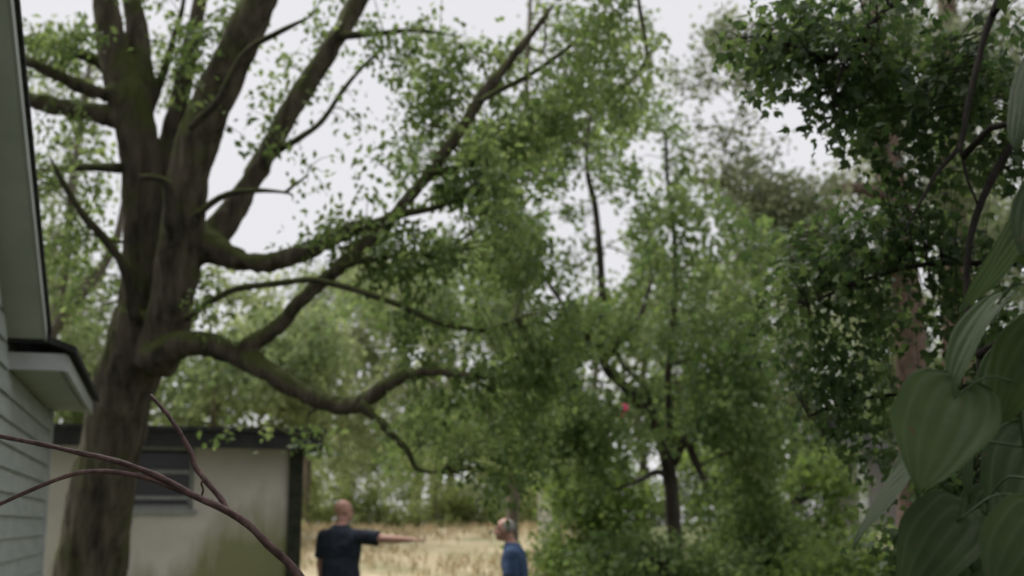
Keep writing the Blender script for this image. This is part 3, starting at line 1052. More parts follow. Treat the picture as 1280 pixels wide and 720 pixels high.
# trees seen behind the big tree, left side
tree('grey_trunked_tree', 'pale trunked tree seen through the gap between eave and big trunk', [(40, 520, 10), (52, 450, 10), (66, 412, 9), (90, 380, 8), (118, 348, 7), (145, 300, 5), (160, 230, 4)], 19,
     [(80, 200, 50, 60, 19, 1.2, 26, 26), (70, 330, 50, 60, 19, 1.2, 26, 28), (110, 440, 40, 50, 19, 1.2, 16, 30), (90, 100, 60, 50, 19.5, 1.2, 20, 24), (50, 460, 30, 50, 19, 1, 8, 26), (130, 380, 40, 40, 19.5, 1, 12, 24), (210, 110, 60, 60, 20, 1.2, 12, 22), (290, 380, 60, 40, 20, 1.2, 16, 28)],
     'tan_bark', 'far_leaf', extra=[([(66, 412, 7), (82, 330, 6), (88, 250, 5), (100, 160, 4), (112, 80, 3)], 19, 19)], leaf=.105, sigma=.21, seed=41, mul=1.1, mul2=1.5)

tree('hazy_tree', 'tall loose hanging tree behind the mossy rising limb at top centre', [(640, 655, 8), (645, 560, 8), (640, 460, 7), (650, 360, 6), (640, 260, 5), (655, 160, 4), (660, 60, 3), (665, -40, 2)], 23,
     [(560, 200, 50, 60, 23, 1.5, 22, 30), (640, 120, 50, 60, 23, 1.5, 20, 30), (735, 265, 34, 34, 23, 1.0, 5, 26), (665, 350, 24, 30, 23, 1.0, 3, 26), (700, 185, 45, 30, 22.5, 1.2, 10, 30), (600, 300, 60, 60, 22.5, 1.5, 28, 32), (540, 380, 60, 40, 22.5, 1.5, 18, 30), (720, 335, 24, 24, 22.5, 1.0, 4, 30), (740, 150, 50, 60, 23, 1.5, 18, 30), (805, 290, 26, 50, 23, 1.0, 7, 28), (620, 440, 60, 40, 22.5, 1.5, 18, 32), (780, 60, 40, 40, 23, 1.2, 9, 30), (560, 80, 50, 40, 23.5, 1.5, 10, 26), (690, 50, 50, 40, 23, 1.5, 14, 28), (820, 330, 50, 60, 23, 1.2, 18, 32), (838, 210, 24, 40, 23, 1.0, 4, 28), (600, 500, 60, 60, 22.5, 1.5, 22, 32), (690, 520, 50, 60, 22.5, 1.5, 18, 32), (720, 420, 60, 50, 23, 1.5, 20, 32), (540, 560, 50, 50, 22.5, 1.2, 12, 30), (450, 380, 40, 40, 23, 1.2, 8, 28)],
     'tan_bark', 'oak_leaf', leaf=.115, sigma=.20, seed=47, droop=.9, twig_r=.007, mul=1.6, mul2=1.1)

FARG = 'hazy trees along the far side of the dry field'
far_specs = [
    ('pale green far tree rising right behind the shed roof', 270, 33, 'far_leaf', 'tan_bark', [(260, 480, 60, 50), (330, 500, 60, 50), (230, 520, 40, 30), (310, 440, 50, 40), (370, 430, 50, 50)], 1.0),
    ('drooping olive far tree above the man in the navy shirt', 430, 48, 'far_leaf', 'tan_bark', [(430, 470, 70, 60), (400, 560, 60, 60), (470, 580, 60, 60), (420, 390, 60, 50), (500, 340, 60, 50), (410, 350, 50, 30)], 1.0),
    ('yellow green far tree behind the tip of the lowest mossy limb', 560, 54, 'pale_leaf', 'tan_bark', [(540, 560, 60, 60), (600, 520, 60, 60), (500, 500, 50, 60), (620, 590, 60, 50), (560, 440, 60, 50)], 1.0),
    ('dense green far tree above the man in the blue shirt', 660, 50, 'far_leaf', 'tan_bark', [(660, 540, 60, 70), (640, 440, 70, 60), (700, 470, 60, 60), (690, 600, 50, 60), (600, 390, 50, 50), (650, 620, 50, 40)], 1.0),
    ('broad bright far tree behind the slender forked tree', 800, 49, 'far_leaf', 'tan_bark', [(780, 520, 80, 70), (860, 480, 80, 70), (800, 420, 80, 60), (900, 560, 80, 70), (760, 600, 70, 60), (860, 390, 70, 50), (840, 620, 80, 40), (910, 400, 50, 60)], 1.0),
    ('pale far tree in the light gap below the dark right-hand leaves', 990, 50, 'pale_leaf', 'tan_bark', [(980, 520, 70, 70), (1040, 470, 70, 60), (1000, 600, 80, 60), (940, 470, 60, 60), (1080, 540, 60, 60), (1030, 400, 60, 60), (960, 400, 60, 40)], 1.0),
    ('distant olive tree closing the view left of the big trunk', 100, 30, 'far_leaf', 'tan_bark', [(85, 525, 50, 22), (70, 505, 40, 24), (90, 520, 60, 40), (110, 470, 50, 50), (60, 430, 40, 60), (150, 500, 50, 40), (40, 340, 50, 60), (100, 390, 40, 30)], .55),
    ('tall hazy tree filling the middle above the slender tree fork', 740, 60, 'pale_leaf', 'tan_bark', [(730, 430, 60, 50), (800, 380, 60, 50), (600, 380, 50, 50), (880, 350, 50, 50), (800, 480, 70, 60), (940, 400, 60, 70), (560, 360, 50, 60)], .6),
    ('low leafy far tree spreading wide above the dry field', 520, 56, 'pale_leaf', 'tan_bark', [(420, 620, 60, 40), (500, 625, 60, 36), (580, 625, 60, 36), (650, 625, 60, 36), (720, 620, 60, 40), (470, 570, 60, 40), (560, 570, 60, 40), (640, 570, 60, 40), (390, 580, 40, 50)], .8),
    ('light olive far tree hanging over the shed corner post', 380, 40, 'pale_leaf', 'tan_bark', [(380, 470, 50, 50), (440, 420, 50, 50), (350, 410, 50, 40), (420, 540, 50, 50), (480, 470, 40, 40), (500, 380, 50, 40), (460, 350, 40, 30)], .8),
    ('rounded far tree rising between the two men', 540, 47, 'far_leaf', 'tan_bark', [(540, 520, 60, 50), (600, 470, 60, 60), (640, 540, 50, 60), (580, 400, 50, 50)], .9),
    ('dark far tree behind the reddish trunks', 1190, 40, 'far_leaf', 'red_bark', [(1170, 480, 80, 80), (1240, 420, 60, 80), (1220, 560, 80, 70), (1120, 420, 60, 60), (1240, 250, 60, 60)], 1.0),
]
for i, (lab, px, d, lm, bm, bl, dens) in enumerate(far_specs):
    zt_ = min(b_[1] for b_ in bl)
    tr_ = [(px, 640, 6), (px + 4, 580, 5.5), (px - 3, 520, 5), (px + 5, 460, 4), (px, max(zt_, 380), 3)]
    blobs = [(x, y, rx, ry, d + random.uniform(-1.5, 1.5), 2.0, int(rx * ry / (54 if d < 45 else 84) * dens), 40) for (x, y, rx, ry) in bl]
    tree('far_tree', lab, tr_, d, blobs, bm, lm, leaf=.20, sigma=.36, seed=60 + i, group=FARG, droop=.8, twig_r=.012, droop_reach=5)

# shrubs at lower right
SHG = 'green shrubs under the slender tree'
hedge = [('low pale bush at field edge left of the pointing arm', 392, 41), ('low pale bush directly above the pointing arm', 470, 42), ('low pale bush midway between the two men', 545, 41), ('low pale bush just left of the man in blue shirt', 610, 42), ('low pale bush behind the pale post', 690, 41)]
for i, (lab, px, d) in enumerate(hedge):
    tree('bush', lab, [(px, 662, 2), (px + 2, 645, 2), (px - 2, 625, 1.5), (px + 3, 605, 1)], d, [(px, 628, 44, 30, d, 1.2, 38, 36), (px + 20, 645, 40, 14, d, 1.2, 26, 36), (px - 15, 592, 34, 28, d, 1.0, 20, 34)], 'tan_bark', 'bush_leaf', leaf=.15, sigma=.26, seed=120 + i, group='low bushes along the far edge of the dry field', cat='bush', droop=.1)
sh = [
    ('yellow green rounded shrub just left of the slender trunk', 745, 18.0, [(745, 630, 55, 55), (795, 650, 50, 50), (725, 690, 60, 40), (800, 700, 60, 30)], 'shrub_leaf'),
    ('dense green shrub just right of the slender trunk', 890, 17.5, [(895, 630, 60, 60), (930, 600, 45, 50), (890, 700, 70, 40)], 'shrub_leaf'),
    ('bright leafy shrub near the fragment of distant house', 1030, 19.0, [(1000, 630, 50, 50), (1025, 600, 30, 36), (990, 680, 70, 40), (1035, 675, 34, 34)], 'shrub_leaf'),
    ('low shrub with mixed leaves between two denser shrubs', 960, 16.5, [(955, 650, 50, 50), (970, 700, 60, 40), (945, 590, 40, 50)], 'mid_leaf'),
    ('small pale shrub closest to the man in the blue shirt', 705, 24, [(705, 660, 24, 40), (712, 690, 30, 30)], 'far_leaf'),
    ('broad low shrub filling the corner below the distant house', 1090, 15.0, [(1085, 706, 60, 34), (1140, 712, 50, 36), (1040, 714, 60, 28)], 'shrub_leaf'),
    ('leafy low shrub in front of the slender trunk foot', 835, 14.5, [(830, 705, 60, 28), (780, 710, 50, 26), (890, 712, 50, 24)], 'mid_leaf'),
]
for i, (lab, px, d, bl, lm) in enumerate(sh):
    tr_ = [(px, 770, 4), (px + 3, 740, 3.5), (px - 2, 715, 3), (px + 2, 690, 2)]
    tree('shrub', lab, tr_, d, [(x, y, rx, ry, d, .6, int(rx * ry / 40), 34) for (x, y, rx, ry) in bl], 'dark_bark', lm, leaf=.085, sigma=.18, seed=90 + i, group=SHG, cat='shrub', droop=.2)

# ------------------------------------------------------------------ dark near tree on the right
ND = 5.2
near = thing('dark_leaved_tree', 'near dark leaved tree hanging in from the right edge', 'tree', drop(1420, ND))
tp = [P(1420, 960, ND), P(1425, 800, ND), P(1430, 600, ND), P(1425, 400, ND), P(1410, 200, ND), P(1390, 60, ND), P(1360, -80, ND)]
tp[0].z = -.05
pp, rr = spline(tp, [.14, .12, .11, .10, .09, .07, .05], 5)
m = MB(); m.tube(pp, rr, 12, .06); m.build('trunk', M['near_twig'], near, True)
sk = list(pp)
for pts, d0, d1 in [
    ([(1400, 90, 12), (1330, -30, 8), (1265, -20, 6), (1236, 30, 4.5), (1222, 80, 4), (1210, 130, 4), (1200, 180, 3.6), (1172, 215, 3), (1155, 245, 2), (1130, 290, 1.4)], ND, 4.6),
    ([(1415, 260, 12), (1340, 120, 7), (1290, 140, 6), (1265, 180, 5), (1242, 220, 5), (1222, 265, 4.6), (1211, 310, 4.2), (1208, 360, 4), (1212, 405, 3.4), (1222, 445, 2.6), (1222, 500, 2)], ND, 4.4),
    ([(1200, 180, 2.4), (1208, 220, 2), (1222, 255, 1.6)], 4.7, 4.6),
    ([(1400, 90, 11), (1300, -20, 8), (1200, -40, 6), (1110, 10, 4), (1060, 70, 3), (1040, 130, 1.6)], ND, 5.0),
    ([(1420, 350, 10), (1340, 330, 7), (1250, 330, 4), (1160, 330, 3.4), (1080, 350, 2.6), (1010, 380, 1.6)], ND, 5.6),
    ([(1425, 480, 10), (1330, 470, 7), (1240, 480, 4), (1150, 490, 3), (1070, 500, 2), (1010, 520, 1.4)], ND, 5.8),
]:
    p2, r2 = limb_px(pts, d0, d1)
    m = MB(); m.tube(p2, r2, 8, .06, seed=len(sk)); m.build('branch', M['near_twig'], near, True)
    sk += p2
nb = [
    (925, 48, 30, 16, 5.4, .2, 12, 14), (965, 40, 36, 30, 5.3, .3, 26, 16), (975, 95, 26, 26, 5.3, .2, 12, 12), (1000, 20, 60, 30, 5.3, .3, 34, 16), (1010, 130, 24, 16, 5.2, .2, 7, 10), (975, 320, 40, 30, 5.9, .3, 16, 14), (960, 400, 36, 30, 6.0, .3, 14, 14), (985, 470, 40, 30, 6.0, .3, 16, 14),
    (1000, 60, 45, 26, 5.2, .3, 26, 16), (1060, 70, 50, 40, 5.2, .3, 40, 18), (1120, 70, 60, 50, 5.2, .4, 50, 18), (1190, 80, 50, 60, 5.2, .4, 50, 18), (1250, 80, 50, 60, 5.2, .4, 44, 18),
    (1040, 140, 32, 22, 5.1, .25, 16, 13), (1090, 140, 40, 40, 5.2, .3, 30, 16), (1070, 168, 26, 14, 5.0, .15, 6, 12), (1048, 184, 9, 6, 5.0, .05, 2, 6), (1150, 160, 60, 50, 5.3, .4, 44, 16), (970, 100, 20, 26, 5.2, .2, 6, 10), (960, 62, 20, 20, 5.2, .2, 6, 12),
    (1230, 190, 50, 50, 5.3, .4, 34, 16), (1130, 250, 60, 50, 5.4, .4, 40, 16), (1080, 300, 60, 50, 5.6, .4, 44, 16), (1180, 300, 60, 50, 5.5, .4, 44, 16), (1020, 330, 60, 36, 5.8, .4, 34, 16), (980, 370, 50, 40, 5.9, .4, 24, 14),
    (1060, 390, 60, 45, 5.8, .4, 48, 16), (1175, 390, 30, 45, 5.6, .3, 16, 16), (1100, 400, 24, 30, 5.6, .3, 12, 16), (1230, 330, 40, 50, 5.4, .4, 20, 14), (1200, 400, 40, 40, 5.4, .4, 24, 14), (1020, 450, 50, 40, 5.9, .4, 28, 16), (1080, 470, 40, 40, 5.8, .4, 26, 16), (1040, 510, 50, 36, 5.9, .4, 30, 16),
    (1080, 545, 40, 26, 5.9, .3, 20, 15), (1085, 575, 20, 12, 5.9, .2, 5, 10), (1200, 480, 36, 40, 5.6, .4, 18, 16), (1250, 460, 40, 50, 5.4, .4, 30, 16), (1260, 560, 50, 60, 5.0, .4, 60, 18), (1210, 610, 50, 50, 5.0, .4, 60, 18), (1260, 660, 60, 60, 4.8, .4, 70, 18), (1170, 680, 50, 40, 5.0, .4, 40, 18),
    (1100, -90, 120, 60, 4.9, .8, 60, 24), (1300, -120, 120, 80, 4.4, .9, 90, 26), (1420, 100, 90, 160, 4.2, .9, 90, 26), (1340, -200, 160, 80, 3.2, .8, 70, 30), (1460, 350, 90, 150, 4.0, .8, 70, 26), (1200, -220, 140, 80, 3.6, .8, 60, 26),  # crown out of view, added overhead to darken the vine leaves below
]
LEAVES += crown(near, nb, sk, .047, .5, 'near_leaf', 'near_twig', .085, .5, tpl=TPL_LOBED, seed=8, twig_r=.0025, reach=.9, mul=.66, mul2=.82)

# ------------------------------------------------------------------ vine with big heart leaves, nearest thing on the right
def vine_leaf_mat():
    m, n, o = new_mat('vine_leaf')
    at = n.nodes.new('ShaderNodeAttribute'); at.attribute_name = 'vein'
    oi = n.nodes.new('ShaderNodeObjectInfo')
    r0 = ramp(n, oi.outputs['Random'], [(0, (.028, .052, .019)), (1, (.056, .090, .032))])
    t = noise(n, 26, 5)
    mm = n.nodes.new('ShaderNodeMix'); mm.data_type = 'RGBA'; mm.blend_type = 'MULTIPLY'
    mm.inputs[0].default_value = .6
    r1 = ramp(n, t.outputs['Fac'], [(.3, (.72, .76, .70)), (.7, (1.1, 1.08, 1.05))])
    n.links.new(r0.outputs[0], mm.inputs[6]); n.links.new(r1.outputs[0], mm.inputs[7])
    m2 = n.nodes.new('ShaderNodeMix'); m2.data_type = 'RGBA'
    n.links.new(at.outputs['Fac'], m2.inputs[0])
    n.links.new(mm.outputs[2], m2.inputs[6])
    m2.inputs[7].default_value = (.115, .155, .092, 1)
    t4 = noise(n, 55, 3)
    r4 = ramp(n, t4.outputs['Fac'], [(.66, (0, 0, 0)), (.72, (.75, .75, .75))])
    m3 = n.nodes.new('ShaderNodeMix'); m3.data_type = 'RGBA'
    n.links.new(r4.outputs[0], m3.inputs[0]); n.links.new(m2.outputs[2], m3.inputs[6]); m3.inputs[7].default_value = (.085, .062, .026, 1)
    m2 = m3
    b = n.nodes.new('ShaderNodeBsdfPrincipled')
    b.inputs['Roughness'].default_value = .6
    b.inputs['Specular IOR Level'].default_value = .28
    n.links.new(m2.outputs[2], b.inputs['Base Color'])
    tr = n.nodes.new('ShaderNodeBsdfTranslucent')
    hs = n.nodes.new('ShaderNodeHueSaturation')
    hs.inputs['Hue'].default_value = .48; hs.inputs['Saturation'].default_value = 1.2; hs.inputs['Value'].default_value = 1.5
    n.links.new(m2.outputs[2], hs.inputs['Color']); n.links.new(hs.outputs[0], tr.inputs['Color'])
    bp = n.nodes.new('ShaderNodeBump'); bp.inputs['Strength'].default_value = .25; bp.inputs['Distance'].default_value = .004
    t2 = noise(n, 120, 4)
    n.links.new(t2.outputs['Fac'], bp.inputs['Height']); n.links.new(bp.outputs[0], b.inputs['Normal'])
    x = n.nodes.new('ShaderNodeMixShader'); x.inputs[0].default_value = .38
    n.links.new(b.outputs[0], x.inputs[1]); n.links.new(tr.outputs[0], x.inputs[2])
    n.links.new(x.outputs[0], o.inputs[0])
    return m


M['vine_leaf'] = vine_leaf_mat()
M['vine_stem'] = plain('vine_stem', (.05, .075, .03), .6)


def heart_leaf(base, tip, width, roll, parent, cup=.10, bend=.12, seed=0):
    base = Vector(base); tip = Vector(tip)
    rnd = random.Random(seed)
    L = (tip - base).length
    ax = (tip - base).normalized()
    view = (CAM - (base + tip) / 2).normalized()
    nr = (view - ax * view.dot(ax)).normalized()
    nr = Matrix.Rotation(roll, 3, ax) @ nr
    sd_ = ax.cross(nr)
    NA, NT = 36, 26
    vs, vein = [], []
    peak = .30
    asym = rnd.uniform(-.06, .06)
    for j in range(NT + 1):
        t = j / NT
        f = (t / peak) ** .5 * ((1 - t) / (1 - peak)) ** (.5 * (1 - peak) / peak * .80) if 0 < t < 1 else 0
        for i in range(NA + 1):
            a = -1 + 2 * i / NA
            lob = .26 * math.sin(math.pi * min(abs(a), 1) * .62) ** 1.2 * (1 - t) ** 2.2
            x = a * f * width * .5 * (1 + asym * a) * (1 + .045 * math.sin(11 * t + seed * 2.3 + 2 * a) * abs(a))
            # basal lobes reach back past the petiole
            x += math.copysign(.16 * width * (1 - t) ** 5 * abs(a) ** .8, a) if a else 0
            y = L * (t - lob)
            vv = 0
            for ak in (0, .36, -.36, .72, -.72):
                wdt = .050 if ak == 0 else .040
                vv = max(vv, math.exp(-((a - ak) / wdt) ** 2) * (1 - .6 * t))
            quilt = (1 - abs(math.cos(math.pi * a / .36))) * .012 * L * (1 - t * .5)
            z = abs(a) ** 1.6 * cup * width * f - bend * L * t * t + quilt - vv * .006 * L + .012 * L * math.sin(7 * t + 3 * a + seed)
            p = base + ax * y + sd_ * x + nr * z
            vs.append(p); vein.append(vv * .42)
    fs = []
    for j in range(NT):
        for i in range(NA):
            k_ = j * (NA + 1) + i
            fs.append((k_, k_ + 1, k_ + NA + 2, k_ + NA + 1))
    o = mesh_obj('leaf', vs, fs, M['vine_leaf'], parent, True)
    at = o.data.attributes.new('vein', 'FLOAT', 'POINT')
    at.data.foreach_set('value', np.array(vein, np.float32))
    return o


VD = 2.0
vine = thing('heart_leaved_vine', 'close vine with big heart shaped ribbed leaves at lower right corner', 'vine', drop(1330, VD))
stem_px = [(1345, 1500, 6), (1330, 900, 5), (1310, 720, 5), (1290, 600, 4.5), (1276, 500, 4), (1290, 400, 4), (1300, 300, 3.5), (1292, 200, 3), (1300, 90, 3), (1310, 0, 2.5)]
sp_, sr_ = limb_px(stem_px, VD * .9, VD * .9)
sp_[0].z = min(sp_[0].z, .0)
m = MB(); m.tube(sp_, sr_, 8, .05); m.build('stem', M['vine_stem'], vine, True)
# base px,py, tip px,py, depth base, depth tip, width px, roll deg
vl = [
    (1192, 497, 1150, 606, 2.02, 1.92, 118, 4),
    (1243, 385, 1168, 478, 2.10, 2.02, 62, 62),
    (1272, 292, 1222, 388, 2.12, 2.02, 44, -50),
    (1300, 240, 1276, 318, 2.05, 1.98, 52, 25),
    (1140, 580, 1056, 672, 2.12, 1.98, 52, 72),
    (1150, 545, 1092, 622, 2.22, 2.15, 40, 70),
    (1196, 652, 1128, 745, 2.05, 1.98, 96, 10),
    (1232, 628, 1218, 715, 2.12, 2.05, 62, -15),
    (1216, 552, 1204, 628, 2.15, 2.10, 32, 66),
    (1300, 415, 1235, 520, 2.05, 2.02, 90, 35),
    (1290, 560, 1252, 690, 2.25, 2.15, 100, 15),
    (1300, 660, 1240, 750, 2.0, 1.95, 110, 5),
    (1300, 72, 1262, 180, 2.1, 2.0, 60, 40),
    (1180, 690, 1150, 770, 2.1, 2.0, 90, -20),
    (1262, 455, 1240, 560, 2.35, 2.3, 84, 30),
]
for i, (bx, by, tx, ty, d0, d1, wp, rl) in enumerate(vl):
    d0 *= .88; d1 *= .88
    b0 = P(bx, by, d0)
    heart_leaf(b0, P(tx, ty, d1), wp / F * d0, R(rl), vine, cup=(.10, .20, -.06, .14, .02)[i % 5], seed=i, bend=(.10, .22, .16, .05)[i % 4])
    j = min(range(len(sp_)), key=lambda k_: (sp_[k_] - b0).length + abs(sp_[k_].z - b0.z - .03) * .5)
    s0 = sp_[j]
    pts, rr = spline([s0, (s0 + b0) / 2 + Vector((0, 0, .02)), b0], [.0022, .0018, .0016], 5)
    m = MB(); m.tube(pts, rr, 6); m.build('petiole', M['vine_stem'], vine, True)

# ------------------------------------------------------------------ bare forked branch in front of the trunk
BD = 3.3
stick = thing('bare_branch', 'bare reddish brown forked branch reaching across in front of the trunk', 'branch', drop(470, 3.2))
b1 = [(470, 1420, 8), (440, 1000, 7.5), (400, 780, 7), (372, 718, 6.5), (335, 680, 6), (305, 652, 5.6), (275, 634, 5.4), (245, 621, 5), (215, 604, 4.6), (180, 588, 4.2), (140, 575, 4), (95, 565, 3.7), (50, 555, 3.4), (0, 545, 3.2), (-60, 530, 2.5)]
pp, rr = limb_px(b1, 3.3, 3.2)
pp[0].z = min(0, pp[0].z)
m = MB(); m.tube(pp, [q * .88 for q in rr], 10, .14, seed=2); m.build("stem", M["stick"], stick, True)
for k_, (pts, d0, d1) in enumerate([
    ([(262, 630, 3.6), (232, 616, 3.8), (200, 603, 3.8), (165, 593, 3.6), (125, 589, 3.4), (90, 593, 3.2), (50, 608, 3), (0, 630, 2.8), (-50, 655, 2)], 3.29, 3.1),
    ([(285, 640, 4), (275, 622, 4.2), (258, 602, 4.2), (245, 585, 4.2), (240, 570, 4), (228, 546, 3.6), (212, 522, 3.2), (200, 507, 3), (188, 494, 2.6)], 3.3, 3.42),
    ([(252, 620, 1.4), (254, 612, 1.6), (252, 604, 1.6), (256, 598, 1.2)], 3.27, 3.25),
]):
    pp, rr = limb_px(pts, d0, d1)
    m = MB(); m.tube(pp, [q * .88 for q in rr], 9, .14, seed=k_); m.build('twig', M['stick'], stick, True)
    
# ------------------------------------------------------------------ people
def person(label, base, yaw, h, skin, shirt_m, trouser_m, arm_r, arm_l, hair=False, stoop=0.0, head_yaw=0.0, bulk=1.0):
    """local frame: facing +Y, right hand +X"""
    k = h / 1.78
    root = thing('person', label, 'person', base, yaw)
    W_ = False
    b = MB()
    st = stoop

    def q(x, y, z):
        # forward stoop grows with height above the hips
        f = max(0, z - .95)
        return Vector((x * k, (y + st * f * f * 1.2) * k, (z - st * .10 * f) * k))

    def sec(x, y, z, rx, ry):
        p = q(x, y, z)
        return (p.x, p.y, p.z, rx * k * (bulk if z < 1.50 else 1), ry * k * (bulk if z < 1.50 else 1))
    torso = [sec(0, 0, .88, .165, .115), sec(0, 0, .95, .175, .125), sec(0, 0, 1.05, .165, .125), sec(0, .005, 1.18, .165, .12), sec(0, .0, 1.30, .185, .125), sec(0, -.005, 1.38, .198, .118), sec(0, -.012, 1.43, .178, .106), sec(0, -.014, 1.465, .135, .092), sec(0, -.014, 1.50, .092, .078), sec(0, -.010, 1.53, .068, .066)]
    b.loft(torso)
    hc = q(0, .035, 1.665)
    b.tube([q(0, -.012, 1.44), q(0, .0, 1.52), q(0, .015, 1.60)], [.066 * k, .058 * k, .056 * k], 14)
    rot = Matrix.Rotation(head_yaw, 3, 'Z')

    def hp(x, y, z):
        return hc + rot @ Vector((x * k, y * k, z * k))
    b.ball(hp(0, -.012, .025), (.077 * k, .098 * k, .092 * k), 20, rot)
    b.ball(hp(0, .030, -.045), (.060 * k, .068 * k, .078 * k), 18, rot)
    b.ball(hp(0, .070, -.092), (.030 * k, .026 * k, .022 * k), 12, rot)       # chin
    b.tube([hp(0, .088, .020), hp(0, .104, -.012), hp(0, .116, -.032), hp(0, .096, -.042)], [.009 * k, .012 * k, .016 * k, .012 * k], 8)
    b.tube([hp(-.045, .076, .030), hp(0, .088, .032), hp(.045, .076, .030)], [.010 * k] * 3, 8)
    for s in (-1, 1):
        b.ball(hp(s * .078, -.010, -.012), (.010 * k, .020 * k, .034 * k), 12, rot)

    # arms: shoulder, elbow, wrist, hand direction
    def arm(s, A_):
        sh = q(s * .185 * bulk, -.005, 1.405)
        el = sh + Vector(A_[0]) * .30 * k
        wr = el + Vector(A_[1]) * .265 * k
        hd = Vector(A_[2]).normalized()
        pts, rr = spline([q(s * .13, -.005, 1.405), sh, sh.lerp(el, .5), el, el.lerp(wr, .35), wr], [.060 * k, .062 * k, .052 * k, .043 * k, .044 * k, .029 * k], 5)
        b.tube(pts, rr, 12)
        pal = Vector(A_[3]).normalized()                                   # palm normal
        sd_ = hd.cross(pal).normalized()
        # palm as flattened loft
        for i_ in range(4):
            o_ = (i_ - 1.5) * .020 * k
            b.tube([wr + sd_ * o_ * .6, wr + hd * .05 * k + sd_ * o_, wr + hd * .09 * k + sd_ * o_], [.017 * k, .015 * k, .012 * k], 8)
            ln = (.070, .080, .074, .058)[i_] * k
            f0 = wr + hd * .088 * k + sd_ * o_
            f1 = f0 + hd * ln * .45 + pal * .006 * k
            f2 = f1 + hd * ln * .5 + pal * A_[4] * ln
            b.tube([f0, f1, f2], [.0095 * k, .009 * k, .0075 * k], 8)
        th0 = wr + hd * .025 * k - sd_ * .026 * k
        th1 = th0 + hd * .035 * k - sd_ * .024 * k + pal * .008 * k
        th2 = th1 + hd * .034 * k - sd_ * .004 * k + pal * .012 * k
        b.tube([th0, th1, th2], [.013 * k, .011 * k, .009 * k], 8)
        return sh, el
    shr, elr = arm(1, arm_r)
    shl, ell = arm(-1, arm_l)
    legs = []
    for s in (-1, 1):
        hip = q(s * .09, 0, .92); kn = Vector((s * .10 * k, .02 * k, .50 * k)); an = Vector((s * .11 * k, -.02 * k, .08 * k))
        pts, rr = spline([hip, hip.lerp(kn, .5), kn, kn.lerp(an, .35), an], [.092 * k, .078 * k, .056 * k, .056 * k, .037 * k], 5)
        b.tube(pts, rr, 12)
        legs.append((pts, rr))
        b.tube([an, an + Vector((0, .06 * k, -.045 * k)), an + Vector((0, .15 * k, -.055 * k))], [.036 * k, .034 * k, .024 * k], 10)
    b.remeshed('body', M[skin], .0085, root, 3, False)
    # shirt
    t = MB()
    t.loft([(x, y, z, rx + .014, ry + .014) for (x, y, z, rx, ry) in torso[1:-1]] + [(torso[-1][0], torso[-1][1], torso[-1][2] - .004, .074 * k, .072 * k)])
    for s, sh, el in ((1, shr, elr), (-1, shl, ell)):
        t.ball(sh - Vector((s * .01, 0, .004)), .086 * k, 14)
        t.tube([q(s * .12, -.005, 1.40), sh, sh.lerp(el, .45), sh.lerp(el, .78)], [.080 * k, .082 * k, .078 * k, .078 * k], 14)
    so_ = t.remeshed('shirt', M[shirt_m], .011, root, 3, False)
    roughen(so_, .010, 7.0, 9.0, 3)
    t = MB()
    t.loft([sec(0, 0, .84, .17, .12), sec(0, 0, .92, .182, .132), sec(0, 0, 1.0, .180, .134)])
    for pts, rr in legs:
        t.tube(pts, [r_ + .016 for r_ in rr], 14)
    t.remeshed('trousers', M[trouser_m], .013, root, 3, False)
    for s in (-1, 1):
        m_ = MB()
        m_.ball(Vector((s * .11, .055, .045)) * k, (.047 * k, .135 * k, .045 * k), 14)
        m_.build('shoe', M['shoe'], root, True, False)
        m_ = MB(); m_.ball(hp(s * .031, .078, .012), .0125 * k, 10); m_.build('eye', M['eye'], root, True, False)
    m_ = MB(); m_.ball(hp(0, .091, -.066), (.024 * k, .008 * k, .007 * k), 10, rot); m_.build('mouth', M['lip'], root, True, False)
    if hair:
        t = MB(); t.ball((0, 0, 0), 1.0, 36)
        vs = [Vector(v) for v in t.v]
        keep = [f for f in t.f if all((vs[i].y < .30 - .25 * vs[i].z and vs[i].z > -.62 - .2 * vs[i].y and not (vs[i].z > .80 and vs[i].y > -.35)) for i in f)]
        pos_ = [hp(0, -.014, .022) + rot @ Vector((v.x * .0835 * k, v.y * .1045 * k, v.z * .096 * k)) for v in vs]
        ho = mesh_obj('hair', pos_, keep, M['grey_hair'], root, True, False)
        so = ho.modifiers.new('thick', 'SOLIDIFY'); so.thickness = .006
    return root


p1 = drop(427, 13.0)
person('bald man in navy shirt seen from behind, pointing right with outstretched arm', p1, R(-28), 1.77, 'skin', 'navy', 'khaki',
       [(.93, .28, -.10), (.90, .43, -.03), (.92, .38, -.02), (0, -.2, -1), .10], [(-.16, .05, -.98), (-.05, .25, -.96), (0, .25, -.95), (1, 0, 0), .25], head_yaw=R(-22), bulk=1.17)
p2 = drop(646, 11.8)
person('man with cropped grey hair in blue shirt facing left', p2, R(84), 1.585, 'skin_tan', 'blue', 'jeans',
       [(.14, .05, -.98), (.02, .3, -.95), (0, .3, -.95), (-1, 0, 0), .25], [(-.14, .05, -.98), (-.02, .3, -.95), (0, .3, -.95), (1, 0, 0), .25], hair=True, stoop=.16)

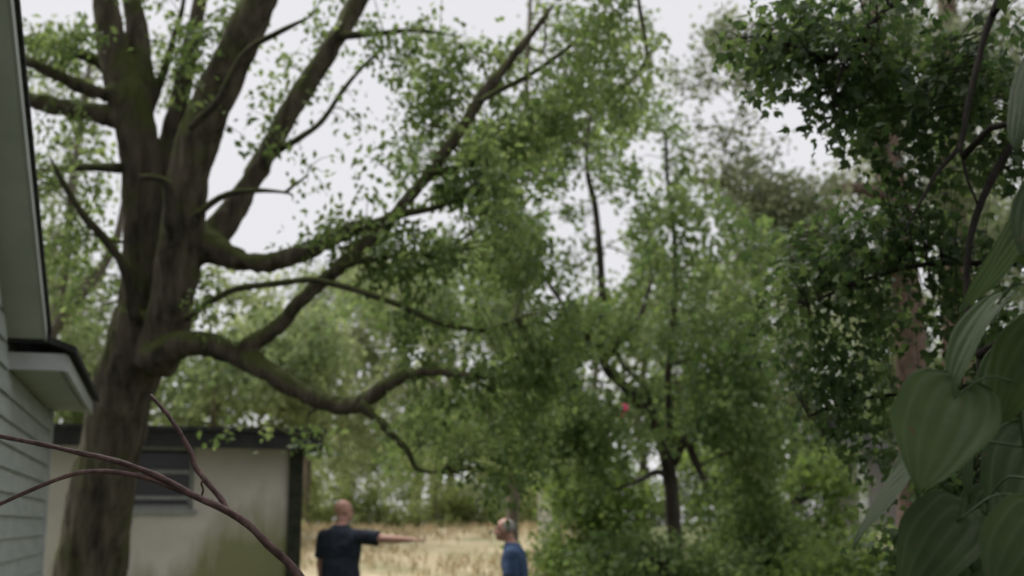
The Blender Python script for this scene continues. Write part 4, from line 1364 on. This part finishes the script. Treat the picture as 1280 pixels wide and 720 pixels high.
# ------------------------------------------------------------------ far house, pale post, ribbon
HD_ = 46.0
hb = drop(1095, HD_)
fh = thing('far_house', 'fragment of distant mauve grey house with white trim and brown post at lower right', 'house', hb)
wl = P(1068, 655, HD_).x; wr_ = P(1150, 655, HD_).x
zg = hb.z
m = MB(); m.box((wl + .25, HD_, zg - .2), (wr_ - wl + 5, 0, 0), (0, 6, 0), (0, 0, 3.1)); m.build('wall', M['far_wall'], fh)
m = MB(); m.box((wl + .05, HD_ - .06, zg - .2), (.26, 0, 0), (0, .2, 0), (0, 0, 3.1)); m.build('corner_board', M['far_white'], fh)
m = MB()
m.add([(wl - .5, HD_ - .6, zg + 2.85), (wr_ + 5.5, HD_ - .6, zg + 2.85), (wr_ + 5.5, HD_ + 3, zg + 4.4), (wl - .5, HD_ + 3, zg + 4.4), (wr_ + 5.5, HD_ + 6.6, zg + 2.85), (wl - .5, HD_ + 6.6, zg + 2.85)],
      [(0, 1, 2, 3), (3, 2, 4, 5), (0, 3, 5), (1, 4, 2), (0, 5, 4, 1)])
m.build('roof', M['shingle'], fh)
px_ = P(1129, 655, HD_).x
m = MB(); m.box((px_, HD_ - .5, zg - .2), (.24, 0, 0), (0, .24, 0), (0, 0, 3.03)); m.build('post', M['far_brown'], fh)
m = MB(); m.box((px_ + .6, HD_ - .03, zg + .9), (1.1, 0, 0), (0, .025, 0), (0, 0, 1.2)); wn = m.build('window', M['far_white'], fh)
m = MB(); m.box((px_ + .68, HD_ - .045, zg + .98), (.94, 0, 0), (0, .012, 0), (0, 0, 1.04)); m.build('pane', M['glass'], wn)

gp = drop(682, 30)
post = thing('pale_post', 'pale stone post standing just right of the man in blue shirt', 'post', gp)
m = MB(); m.box((gp.x - .17, gp.y - .17, gp.z - .1), (.34, 0, 0), (0, .34, 0), (0, 0, 1.32)); m.build('shaft', M['post_pale'], post)
m = MB(); m.box((gp.x - .21, gp.y - .21, gp.z + 1.222), (.42, 0, 0), (0, .42, 0), (0, 0, .08)); m.build('cap', M['post_pale'], post)

# scrap of pink ribbon hanging in the slender tree
rb = MB()
c0 = P(780, 512, MD - .9)
vs_ = []
for i in range(9):
    t = i / 8
    c_ = c0 + Vector((.03 * math.sin(5 * t), .03 * math.cos(4 * t), .07 - .16 * t))
    wdt = Vector((.035 * math.cos(2 * t), .02 * math.sin(2.5 * t), 0))
    vs_ += [c_ - wdt, c_ + wdt]
ro = mesh_obj('ribbon', vs_, [(2 * i, 2 * i + 1, 2 * i + 3, 2 * i + 2) for i in range(8)], M['pink'], None, True)
so = ro.modifiers.new('thick', 'SOLIDIFY'); so.thickness = .002
tag(ro, 'small scrap of pink ribbon hanging among the slender tree leaves', 'ribbon')
import sys
print('LEAVES', LEAVES, 'POLYS', sum(len(o.data.polygons) for o in bpy.data.objects if o.type == 'MESH'), file=sys.stderr)
